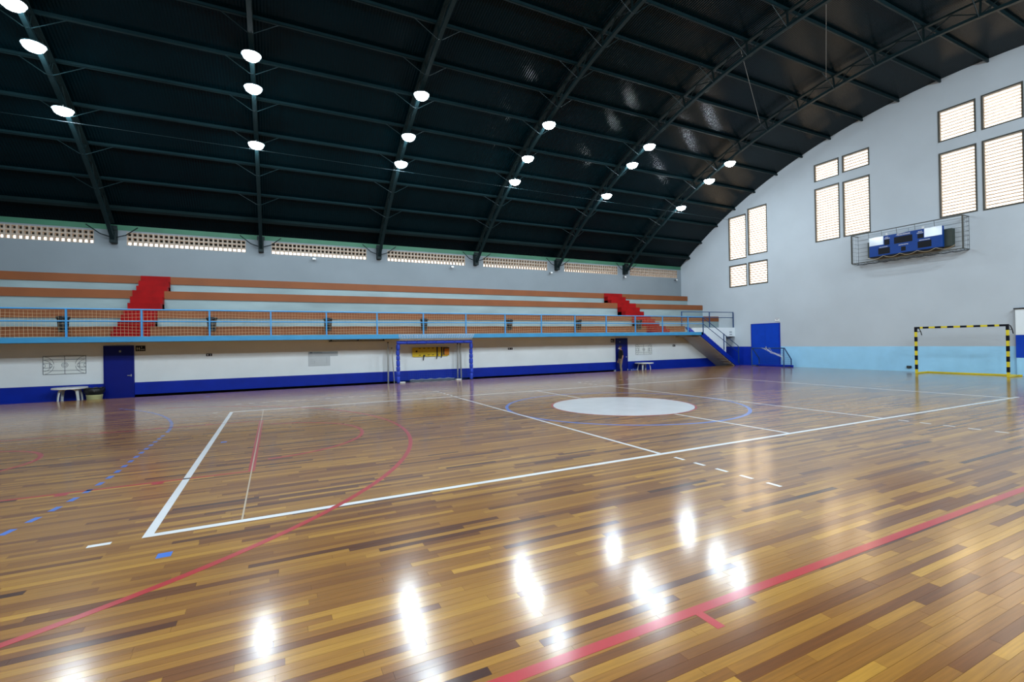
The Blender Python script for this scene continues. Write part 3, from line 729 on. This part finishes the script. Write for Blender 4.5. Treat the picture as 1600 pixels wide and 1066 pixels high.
hp = MB().path([(3.10, 16.40, 1.86), (3.30, 16.40, 1.858), (5.45, 16.40, 1.85)], [0.03, 0.016, 0.016], 8)
for x in (3.2, 4.3, 5.4): hp.box(x-0.02, x+0.02, 16.38, 16.449, 1.85, 1.928)
tag(hp.build('hanging_pole', M_BLACK),
    'thin black pole fixed level under the balcony edge left of the blue goal', 'pole')

# rescue board on the wall
t = thing('rescue_board', 'yellow rescue stretcher board with black straps hung behind the blue goal', 'stretcher', (7.57, LW, 1.08))
pts = [(6.69, 1.10), (6.75, 1.085), (8.35, 1.085), (8.45, 1.13), (8.46, 1.47), (8.36, 1.52), (6.75, 1.515), (6.68, 1.49)]
MB().prism(pts, 'y', LW-0.075, LW-0.03).build('board', M_YBOARD, t)
for x in np.arange(6.98, 8.05, 0.21):
    for z in (1.135, 1.455): MB().box(x, x+0.10, LW-0.079, LW-0.074, z, z+0.03).build('hand_slot', M_BLKP, t)
MB().path([(6.88, LW-0.079, 1.33), (6.88, LW-0.070, 1.33)], 0.045, 12).build('round_emblem', M_BLKP, t)
for x, zb in ((7.22, 0.90), (7.86, 0.95), (8.08, 1.0)):
    g = MB().box(x-0.03, x+0.03, LW-0.083, LW-0.078, 1.085, 1.52) if x > 7.5 else MB().box(x-0.03, x+0.05, LW-0.083, LW-0.078, 1.085, 1.16)
    g.prism([(x-0.035, 1.13), (x+0.03, 1.13), (x-0.015, zb), (x-0.055, zb)], 'y', LW-0.09, LW-0.083); g.build('strap', M_BLACK, t)
MB().bbox(8.16, 8.44, LW-0.14, LW-0.075, 1.14, 1.47, 0.02).build('head_block', M_OPAD, t)
MB().box(8.14, 8.20, LW-0.145, LW-0.14, 1.14, 1.50).box(8.14, 8.44, LW-0.145, LW-0.14, 1.44, 1.49).build('head_strap', M_BLACK, t)

# ================================================================== GOALS
t = thing('padded_goal', 'blue foam-padded handball goal with white net standing against the bleacher wall', 'goal', (7.43, 15.2, 0))
GY = 15.2
for x in (5.755, 9.105):
    MB().tube((x, GY, 0.0), (x, GY, 1.80), 0.04, 10).build('post', M_PAD, t)
    zs = [0.02, 0.30, 0.52, 0.72, 0.98, 1.18, 1.42, 1.66]
    for a, b in zip(zs[:-1], zs[1:]):
        r = 0.078+0.012*random.random(); cxj = x+random.uniform(-0.01, 0.01)
        MB().lathe([(0.04, a+0.008), (r*0.9, a+0.012), (r, a+0.04), (r, b-0.04), (r*0.9, b-0.008), (0.04, b-0.004)], (cxj, GY, 0), 12).build('foam_pad', M_PAD, t)
MB().tube((5.755, GY, 1.745), (9.105, GY, 1.745), 0.04, 10).build('crossbar', M_PAD, t)
xs = np.linspace(5.70, 9.16, 9)
for a, b in zip(xs[:-1], xs[1:]):
    r = 0.072+0.012*random.random()
    MB().path([(a+0.006, GY, 1.745), (a+0.03, GY, 1.745), (b-0.03, GY, 1.742), (b-0.006, GY, 1.745)], [r*0.8, r, r, r*0.8], 12).build('foam_pad', M_PAD, t)
nm = MB(); net(nm, lambda u, v: (5.76+3.34*u+0.03*math.sin(v*5)*(1-2*u), GY-0.34*v**0.35, 1.80+0.27*v), 5, 30, 0.0075)
nm.build('top_net', M_NETW, t, 'white top net')
nm = MB(); net(nm, lambda u, v: (5.80+3.26*u, GY+0.35+0.05*math.sin(u*20), 0.03+0.36*v), 4, 34, 0.005); nm.build('lower_net', M_NETB, t, 'blue lower net')
nm = MB(); net(nm, lambda u, v: (6.3+2.0*u, GY+0.25-0.22*v, 0.02+0.10*math.sin(math.pi*v)+0.02*math.sin(u*31)), 4, 30, 0.005); nm.build('gathered_net', M_PALEINK, t, 'white net gathered on the floor')
for x in (5.95, 8.52): MB().bbox(x-0.12, x+0.12, GY+0.05, GY+0.25, 0.002, 0.05, 0.01).build('base_plate', M_WPLAS, t)
for k, (x0, x1_, zt, y, lab) in enumerate(((5.53, 5.55, 1.77, 16.20, 'upright pale steel pole left of the blue padded goal'), (5.79, 5.69, 1.52, 16.10, 'thin leaning steel pole next to the left post of the blue goal'),
                                     (8.80, 8.82, 1.66, 16.20, 'left one of two galvanised poles standing inside the blue goal'), (8.99, 8.96, 1.65, 16.22, 'right one of two galvanised poles standing inside the blue goal'))):
    p_ = thing('steel_pole', lab, 'pole', (x0, y, ZW), 'steel poles near the blue goal'); r = 0.035 if k != 1 else 0.022
    MB().tube((x0, y, ZW+0.05), (x1_, y, zt), r, 10).build('shaft', M_GALV, p_); MB().lathe([(0.0, 0.05), (r+0.03, 0.05), (r+0.05, 0.0), (0, 0)], (x0, y, ZW), 12).build('foot', M_GALV, p_)
    MB().lathe([(r, -0.03), (r+0.008, -0.02), (r+0.006, 0.01), (0, 0.015)], (x1_, y, zt), 10).build('cap', M_BLACK, p_)

t = thing('striped_goal', 'yellow and black striped handball goal standing in front of the end wall', 'goal', (25.95, 4.02, 0))
GX, YA, YB, GH = 25.95, 5.46, 2.575, 2.02
hw = 0.04
for y in (YA, YB):
    MB().bbox(GX-hw, GX+hw, y-hw, y+hw, 0.0, GH, 0.006).build('post', M_YEL, t)
    for k in range(4): MB().box(GX-hw-0.001, GX+hw+0.001, y-hw-0.001, y+hw+0.001, 0.19+0.40*k, 0.39+0.40*k).build('black_stripe', M_BLKP, t)
    MB().box(GX-hw-0.001, GX+hw+0.001, y-hw-0.001, y+hw+0.001, 1.80, GH+0.001).build('black_stripe', M_BLKP, t)
    MB().path([(GX+hw, y, GH-0.03), (GX+0.25, y, GH-0.05), (GX+0.42, y, GH-0.2), (GX+0.50, y, GH-0.36)], 0.016, 6).path([(GX+hw, y, GH-0.22), (GX+0.40, y, GH-0.20)], 0.012, 6).build('net_bracket', M_BLKP, t)
    MB().bbox(GX+hw, GX+0.95, y-0.035, y+0.035, 0.0, 0.06, 0.005).build('base_bar', M_YEL, t)
MB().bbox(GX-hw, GX+hw, YB+hw, YA-hw, GH-2*hw, GH, 0.006).build('crossbar', M_YEL, t)
n_ = 7; pit = (YA-YB-0.2)/(n_-0.5)
for k in range(n_-1): y = YB+0.35+pit*k; MB().box(GX-hw-0.001, GX+hw+0.001, y, y+pit*0.5, GH-2*hw-0.001, GH+0.001).build('black_stripe', M_BLKP, t)
MB().box(GX-hw-0.001, GX+hw+0.001, YB+hw, YB+0.22, GH-2*hw-0.001, GH+0.001).build('black_stripe', M_BLKP, t)
MB().box(GX-hw-0.001, GX+hw+0.001, YA-0.16, YA-hw, GH-2*hw-0.001, GH+0.001).build('black_stripe', M_BLKP, t)
MB().bbox(GX+0.88, GX+0.95, YB-0.1, YA+0.02, 0.0, 0.06, 0.005).build('base_bar', M_YEL, t)

t = thing('small_goal', 'small dark blue goal frame with netting in front of the blue double door', 'goal', (26.7, 12.7, 0))
gx0, gx1 = 26.35, 27.0
for y in (11.74, 13.72):
    MB().path([(gx0, y, 0.03), (gx0, y, 1.06), (gx0+0.06, y, 1.09), (gx1, y-0.0, 0.45), (gx1, y, 0.03), (gx0, y, 0.03)], 0.032, 8).build('side_frame', M_DRAIL, t)
MB().tube((gx0, 11.74, 1.08), (gx0, 13.72, 1.08), 0.032, 8).build('crossbar', M_DRAIL, t)
MB().bbox(gx1-0.1, gx1, 11.60, 13.85, 0.0, 0.12, 0.01).build('base_bar', M_DBLUE, t)
nm = MB(); net(nm, lambda u, v: (gx0+0.06+(gx1-gx0-0.06)*v, 11.74+1.98*u, 1.06-0.62*v), 6, 22, 0.005); net(nm, lambda u, v: (gx1, 11.74+1.98*u, 0.44-0.32*v), 3, 22, 0.005); nm.build('back_net', M_NETB, t)
nm = MB()
for k in range(9):
    q = random.Random(k)
    nm.path([(gx0-0.035-0.004*k, 13.0-0.05*k+q.uniform(-.1, .1), 1.10)]+[(gx0-0.04+q.uniform(-.02, .02), 12.9-0.14*j-0.04*k+q.uniform(-.05, .05), 1.05-0.055*j-0.02*k+q.uniform(-.06, .06)) for j in range(1, 7)]+[(gx0, 11.80, 0.75-0.05*k)], 0.0045, 4, caps=False)
nm.build('loose_cords', M_NETW, t, 'white loose net cords')

# ================================================================== SCOREBOARD
cg = thing('scoreboard_cage', 'dark steel guard cage with netting around the scoreboard on the end wall', 'cage', (27.0, 6.2, 5.25))
cx0, cx1, ca, cb, z0, z1 = 26.70, X1, 4.10, 8.35, 5.25, 6.63
for y in (ca, cb):
    for dx in (0.0, 0.05): MB().box(cx0+dx-0.018, cx0+dx+0.018, y-0.018, y+0.018, z0, z1).build('upright', M_FRAME, cg)
    for z in (z0, z1): MB().box(cx0, cx1, y-0.015, y+0.015, z-0.015, z+0.015).build('side_bar', M_FRAME, cg)
for z in (z0, z1): MB().box(cx0-0.018, cx0+0.018, ca, cb, z-0.018, z+0.018).build('long_bar', M_FRAME, cg)
for y in (5.05, 5.75, 6.45, 7.05, 7.6): MB().tube((cx0, y, z1), (cx0+0.05, y, z1-0.25), 0.008, 5).build('hanger', M_FRAME, cg)
nm = MB()
for s in (ca, cb): net(nm, lambda u, v: (cx0+(cx1-cx0)*u, s, z0+(z1-z0)*v), 7, 3, 0.0045)
net(nm, lambda u, v: (cx1-0.02, ca+(cb-ca)*u, z0+(z1-z0)*v), 7, 2, 0.0045)
nm.build('netting', M_NETD, cg)
nm = MB(); net(nm, lambda u, v: (cx0+0.05+(cx1-cx0-0.07)*v, ca+(cb-ca)*u, z0-0.02-0.05*math.sin(math.pi*v)+0.02*math.sin(u*60)), 5, 34, 0.007)
nm.build('bottom_net', M_NETD, cg)
nm = MB(); pts = []
for i in range(81):
    u = i/80; y = 4.35+(7.65-4.35)*u; s = abs(math.sin(math.pi*u*5)); pts.append((cx0+0.01, y, 5.44-0.11*s))
nm.path(pts, 0.008, 4, caps=False); nm.build('slack_cord', M_NETY, cg, 'cream cord hanging in loops')

sb = thing('scoreboard', 'blue electronic scoreboard with black displays and two white panels on the end wall', 'scoreboard', (27.0, 6.2, 5.42))
bx = 26.83
MB().bbox(bx, 27.0, 4.82, 7.63, 5.46, 6.38, 0.008).build('face_panel', M_SCOREB, sb)
MB().box(bx+0.01, 27.0, 4.84, 7.61, 5.385, 5.458).build('lower_edge', M_BLKP, sb)
MB().box(27.0, X1-0.02, 4.56, 7.78, 5.47, 6.22).build('back_cabinet', M_DRKG, sb)
for a in ((7.03, 7.625, 5.985, 6.375), (4.825, 5.45, 5.985, 6.375)): MB().box(bx-0.006, bx, *a).build('white_panel', M_WHITEPAD, sb)
for a in ((6.78, 6.99, 5.93, 6.19), (5.89, 6.60, 5.92, 6.22), (5.48, 5.70, 5.98, 6.17), (6.77, 7.25, 5.53, 5.82), (5.20, 5.70, 5.55, 5.84), (6.15, 6.33, 5.54, 5.74)):
    MB().box(bx-0.005, bx, *a).build('display', M_BLKP, sb)
P_ = lambda u, v: (bx-0.003, -u, v)
for (u0, u1, v0, v1, n) in ((-6.46, -5.96, 6.265, 6.325, 10), (-6.99, -6.76, 6.21, 6.25, 5), (-6.95, -6.82, 6.27, 6.31, 4), (-5.72, -5.48, 6.20, 6.24, 5), (-5.68, -5.52, 6.26, 6.30, 4), (-7.20, -6.86, 5.84, 5.88, 7), (-5.64, -5.24, 5.87, 5.91, 8), (-6.42, -6.04, 5.81, 5.85, 8)):
    g = MB(); letters(g, u0, u1, v0, v1, P_, n); g.build('lettering', M_WPLAS, sb)
MB().path([(bx-0.004, 6.52, 6.27), (bx-0.004, 6.46, 6.35), (bx-0.004, 6.30, 6.38-0.005), (bx-0.004, 6.14, 6.34)], [0.003, 0.012, 0.014, 0.003], 4).build('logo_arc', M_WPLAS, sb)
for y in (5.52, 6.92): MB().bbox(26.86, 26.94, y-0.04, y+0.04, 6.38, 6.50, 0.01).build('siren', M_WPLAS, sb)

# panel at the right edge, wall sockets, cameras
t = thing('wall_panel', 'pale board with a blue lower panel against the end wall right of the striped goal', 'panel', (X1, 1.7, 0))
MB().bbox(X1-0.16, X1-0.008, 0.7, 2.72, 1.60, 2.62, 0.006).build('pale_board', M_WHITE, t); MB().bbox(X1-0.16, X1-0.008, 0.7, 2.72, 0.71, 1.595, 0.006).build('blue_board', M_GATEB, t)
MB().box(X1-0.2, X1-0.008, 0.66, 2.76, 2.62, 2.66).build('top_edge', M_BLKP, t)
MB().box(X1-0.16, X1-0.008, 0.72, 2.70, 0.0, 0.705).build('foot_board', M_LBLUE, t)
t = thing('wall_socket', 'small black socket box low on the light blue band beside the striped goal', 'socket', (X1, 6.31, 0.15))
MB().bbox(X1-0.06, X1-0.007, 6.22, 6.40, 0.15, 0.26, 0.008).build('box', M_BLACK, t); MB().box(X1-0.064, X1-0.06, 6.27, 6.35, 0.18, 0.23).build('outlet', M_FRAME, t)
c0 = None
for x, lab in ((2.83, 'third vent strip from the left'), (9.92, 'fourth vent strip from the left'), (16.31, 'fifth vent strip from the left'), (22.06, 'right red aisle steps'), (26.69, 'corner by the end wall')):
    lb = 'small security camera on the grey back wall near the '+lab
    if c0 is None:
        c0 = thing('security_camera', lb, 'camera', (x, Y1, 5.9), 'small cameras on the back wall')
        MB().bbox(x-0.10, x+0.06, Y1-0.24, Y1-0.14, 5.87, 5.96, 0.015).build('camera_body', M_WPLAS, c0); MB().box(x-0.115, x-0.10, Y1-0.235, Y1-0.145, 5.88, 5.95).build('lens', M_BLACK, c0)
        MB().path([(x, Y1-0.01, 5.90), (x, Y1-0.10, 5.92), (x, Y1-0.16, 5.915)], 0.018, 6).build('bracket', M_BLACK, c0)
    else: dup(c0, (x, Y1, 5.9), lb)

# ================================================================== TABLES, BIN, STOOL
def plastic_table(cx, cy, r, zt, lab):
    t = thing('plastic_table', lab, 'table', (cx, cy, ZW), 'white plastic tables')
    MB().lathe([(0, zt-0.028), (r-0.03, zt-0.028), (r-0.01, zt-0.05), (r, zt-0.045), (r, zt-0.012), (r-0.012, zt), (0, zt)], (cx, cy, 0), 32).build('tabletop', M_WPLAS, t)
    for a in (35, 145, 215, 325):
        ca, sa = math.cos(math.radians(a)), math.sin(math.radians(a)); g = MB(); vs = []; fs = []
        prof = [(0.50, 0.16, zt-0.03), (0.60, 0.085, zt-0.14), (0.66, 0.07, zt-0.32), (0.72, 0.06, ZW)]
        for f, w_, z in prof:
            c = Vector((cx+ca*r*f, cy+sa*r*f, z)); tv = Vector((-sa, ca, 0)); nv = Vector((ca, sa, 0))
            for p, q in ((-1, -1), (1, -1), (1, 1), (-1, 1)): vs.append(tuple(c+tv*p*w_*0.5+nv*q*0.018))
        for i in range(3):
            for j in range(4): fs.append((4*i+j, 4*i+(j+1) % 4, 4*i+4+(j+1) % 4, 4*i+4+j))
        fs += [(3, 2, 1, 0), (12, 13, 14, 15)]; g.add(vs, fs); g.build('leg', M_WPLAS, t)
    # aprons arching between the legs
    for a in (90, 0, 180, 270):
        b0, b1 = a-(55 if a in (90, 270) else 35), a+(55 if a in (90, 270) else 35); g = MB(); vs = []; fs = []
        for i in range(9):
            th = math.radians(b0+(b1-b0)*i/8); dz = 0.05+0.09*abs(i/4-1)**2
            for rr in (0.52*r, 0.56*r): vs += [(cx+rr*math.cos(th), cy+rr*math.sin(th), zt-0.028), (cx+rr*math.cos(th), cy+rr*math.sin(th), zt-dz)]
        for i in range(8): k = 4*i; fs += [(k, k+1, k+5, k+4), (k+2, k+6, k+7, k+3), (k+1, k+3, k+7, k+5)]
        g.add(vs, fs); g.build('apron', M_WPLAS, t)
plastic_table(-5.175, 15.88, 0.47, 0.41, 'round white plastic table under the left court diagram, beside the pale bin')
plastic_table(20.01, 15.89, 0.53, 0.375, 'round white plastic table under the right court diagram, near the person')
t = thing('floor_bin', 'pale yellow waste bin lined with a black bag beside the left plastic table', 'bin', (-4.55, 15.95, ZW))
c = (-4.55, 15.95, ZW)
MB().lathe([(0, 0.0), (0.18, 0.0), (0.225, 0.40), (0.235, 0.41), (0.225, 0.42), (0.20, 0.41), (0.165, 0.03), (0, 0.03)], c, 24).build('bin_body', M_YELP, t)
g = MB(); vs = []; fs = []; n = 28
for (r, z) in ((0.20, 0.30), (0.205, 0.42), (0.27, 0.50), (0.285, 0.60), (0.26, 0.66), (0.20, 0.64), (0.12, 0.60), (0.0, 0.58)):
    for j in range(n): th = 2*math.pi*j/n; rr = r*(1+0.04*math.sin(j*2.7+z*9)); vs.append((c[0]+rr*math.cos(th), c[1]+rr*math.sin(th), c[2]+z+0.015*math.sin(j*1.9)))
for i in range(7):
    for j in range(n): fs.append((i*n+j, i*n+(j+1) % n, (i+1)*n+(j+1) % n, (i+1)*n+j))
g.add(vs, fs, True); g.build('bin_bag', M_BLACK, t, 'black bin bag')
t = thing('plastic_stool', 'low blue plastic stool with white legs between the person and the right table', 'stool', (19.28, 16.05, ZW))
MB().bbox(19.08, 19.48, 15.88, 16.22, -0.10, 0.02, 0.015).build('seat', M_BLUEB, t)
for x in (19.08, 19.48):
    for y in (15.90, 16.20): MB().tube((x, y, ZW), (x, y, 0.04), 0.014, 6).build('leg', M_WPLAS, t)

# ================================================================== PERSON
def person(loc, rz, lab):
    S = {}
    V = []; E_ = []; Rr = []
    def v(name, p, r, frm=None):
        S[name] = len(V); V.append(p); Rr.append(r)
        if frm: E_.append((S[frm], S[name]))
    v('pel', (0, 0, 0.92), (0.125, 0.155)); v('waist', (0.0, 0, 1.07), (0.115, 0.14), 'pel'); v('chest', (0.01, 0, 1.25), (0.13, 0.17), 'waist')
    v('nb', (0.015, 0, 1.39), (0.085, 0.11), 'chest'); v('neck', (-0.005, 0, 1.455), (0.052, 0.055), 'nb'); v('jaw', (-0.03, 0, 1.515), (0.075, 0.062), 'neck'); v('skull', (-0.015, 0, 1.60), (0.09, 0.075), 'jaw'); v('crown', (-0.01, 0, 1.655), (0.055, 0.05), 'skull')
    for s, n in ((1, 'l'), (-1, 'r')):
        st_ = 0.05*s
        v('hip'+n, (0.0, 0.085*s, 0.84), (0.085, 0.088), 'pel'); v('th'+n, (-0.01+st_*0.4, 0.092*s, 0.66), (0.075, 0.075), 'hip'+n); v('kn'+n, (-0.01+st_, 0.095*s, 0.47), (0.055, 0.055), 'th'+n)
        v('ca'+n, (0.02+st_, 0.097*s, 0.33), (0.055, 0.052), 'kn'+n); v('an'+n, (0.03+st_, 0.10*s, 0.09), (0.036, 0.038), 'ca'+n); v('ba'+n, (-0.06+st_, 0.105*s, 0.045), (0.035, 0.04), 'an'+n); v('to'+n, (-0.15+st_, 0.11*s, 0.035), (0.026, 0.036), 'ba'+n)
        v('sh'+n, (0.02, 0.175*s, 1.355), (0.062, 0.062), 'nb'); v('ua'+n, (0.03, 0.215*s, 1.22), (0.05, 0.05), 'sh'+n); v('el'+n, (0.035, 0.235*s, 1.08), (0.042, 0.042), 'ua'+n); v('fa'+n, (0.0, 0.24*s, 0.97), (0.038, 0.038), 'el'+n); v('wr'+n, (-0.05, 0.235*s, 0.85), (0.026, 0.03), 'fa'+n); v('pa'+n, (-0.07, 0.23*s, 0.79), (0.028, 0.017), 'wr'+n)
    me = bpy.data.meshes.new('person_tmp'); me.from_pydata(V, E_, []); tmp = bpy.data.objects.new('person_tmp', me); COL.objects.link(tmp)
    tmp.modifiers.new('skin', 'SKIN'); sub = tmp.modifiers.new('sub', 'SUBSURF'); sub.levels = 2
    for i, r in enumerate(Rr): me.skin_vertices[0].data[i].radius = r
    me.skin_vertices[0].data[0].use_root = True
    bpy.context.view_layer.update(); dg = bpy.context.evaluated_depsgraph_get()
    ev = bpy.data.meshes.new_from_object(tmp.evaluated_get(dg)); bpy.data.objects.remove(tmp)
    g = MB(); g.v = [tuple(q.co) for q in ev.vertices]; g.f = [tuple(p.vertices) for p in ev.polygons]; g.sm = [True]*len(g.f)
    for s in (1, -1):          # fingers and thumb, gently curled
        y = 0.23*s
        for k, (dx, ln) in enumerate(((-0.026, 0.066), (-0.009, 0.076), (0.008, 0.072), (0.024, 0.056))):
            x = -0.072+dx; g.path([(x, y, 0.79), (x-0.004, y-0.004*s, 0.76-ln*0.35), (x+0.0, y-0.016*s, 0.76-ln*0.7), (x+0.004, y-0.030*s, 0.76-ln)], [0.010, 0.009, 0.0085, 0.006], 6)
        g.path([(-0.088, y, 0.815), (-0.112, y-0.01*s, 0.78), (-0.115, y-0.022*s, 0.745)], [0.011, 0.010, 0.007], 6)
    g.path([(-0.098, 0, 1.585), (-0.122, 0, 1.555), (-0.098, 0, 1.545)], [0.008, 0.015, 0.010], 6)   # nose
    for s in (1, -1): g.path([(-0.01, 0.068*s, 1.60), (0.008, 0.084*s, 1.585), (-0.005, 0.070*s, 1.55)], [0.008, 0.014, 0.008], 6)   # ears
    root = thing('person', lab, 'person', loc); root.rotation_euler = (0, 0, rz)
    me = bpy.data.meshes.new('body'); me.from_pydata(g.v, [], g.f)
    for m in (M_SKIN, M_PANTS, M_SHIRT, M_BLACK): me.materials.append(m)
    for p in me.polygons:
        c = p.center; p.use_smooth = True; i = 0
        if c.z < 0.085: i = 3
        elif c.z < 0.93 and abs(c.y) < 0.198 and not (c.x < -0.03 and abs(c.y) > 0.19): i = 1
        elif c.z < 1.43 and (abs(c.y) < 0.19 or c.z > 1.13): i = 2
        p.material_index = i
    ob = bpy.data.objects.new('body', me); COL.objects.link(ob); ob.parent = root
    h = MB(); vs = []; fs = []
    for i in range(7):
        ph = math.radians(90-18*i)
        for j in range(16):
            th = 2*math.pi*j/16; fr = 0.5-0.5*math.cos(th)      # fringe recedes at the face
            z = math.sin(ph)*0.100*(1 if ph > 0 else 1.0)
            if j in (6, 7, 8, 9, 10): z = max(z, 0.045)
            rr = math.sqrt(max(0.0, 1-(z/0.1)**2)); vs.append((-0.008+0.106*rr*math.cos(th), 0.088*rr*math.sin(th), 1.60+z))
    for i in range(6):
        for j in range(16): fs.append((16*i+j, 16*i+(j+1) % 16, 16*i+16+(j+1) % 16, 16*i+16+j))
    h.add(vs, fs, True); me = h.mesh('hair', M_HAIR); ob = bpy.data.objects.new('hair', me); COL.objects.link(ob); ob.parent = root
    h = MB(); vs = []; fs = []
    for i in range(5):
        for j in range(9):
            th = math.radians(-62+124*j/8); z = 1.56-0.075*i/4; r_ = 0.082+0.03*math.cos(th*1.4)*math.sin(math.pi*(i+1)/6)
            vs.append((-0.022-r_*math.cos(th), 0.072*math.sin(th)*1.05, z))
    for i in range(4):
        for j in range(8): fs.append((9*i+j, 9*i+j+1, 9*i+j+10, 9*i+j+9))
    h.add(vs, fs, True); me = h.mesh('face_mask', M_MASK); ob = bpy.data.objects.new('face_mask', me); COL.objects.link(ob); ob.parent = root
    for s in (1, -1):
        me = MB().lathe([(0, -0.008), (0.009, -0.004), (0.009, 0.004), (0, 0.008)], (-0.092, 0.03*s, 1.60), 8).mesh('eye', M_HAIR); ob = bpy.data.objects.new('eye', me); COL.objects.link(ob); ob.parent = root
    return root
person((18.50, 16.10, ZW), math.radians(-18), 'person in black shirt and khaki trousers standing in the right blue doorway')
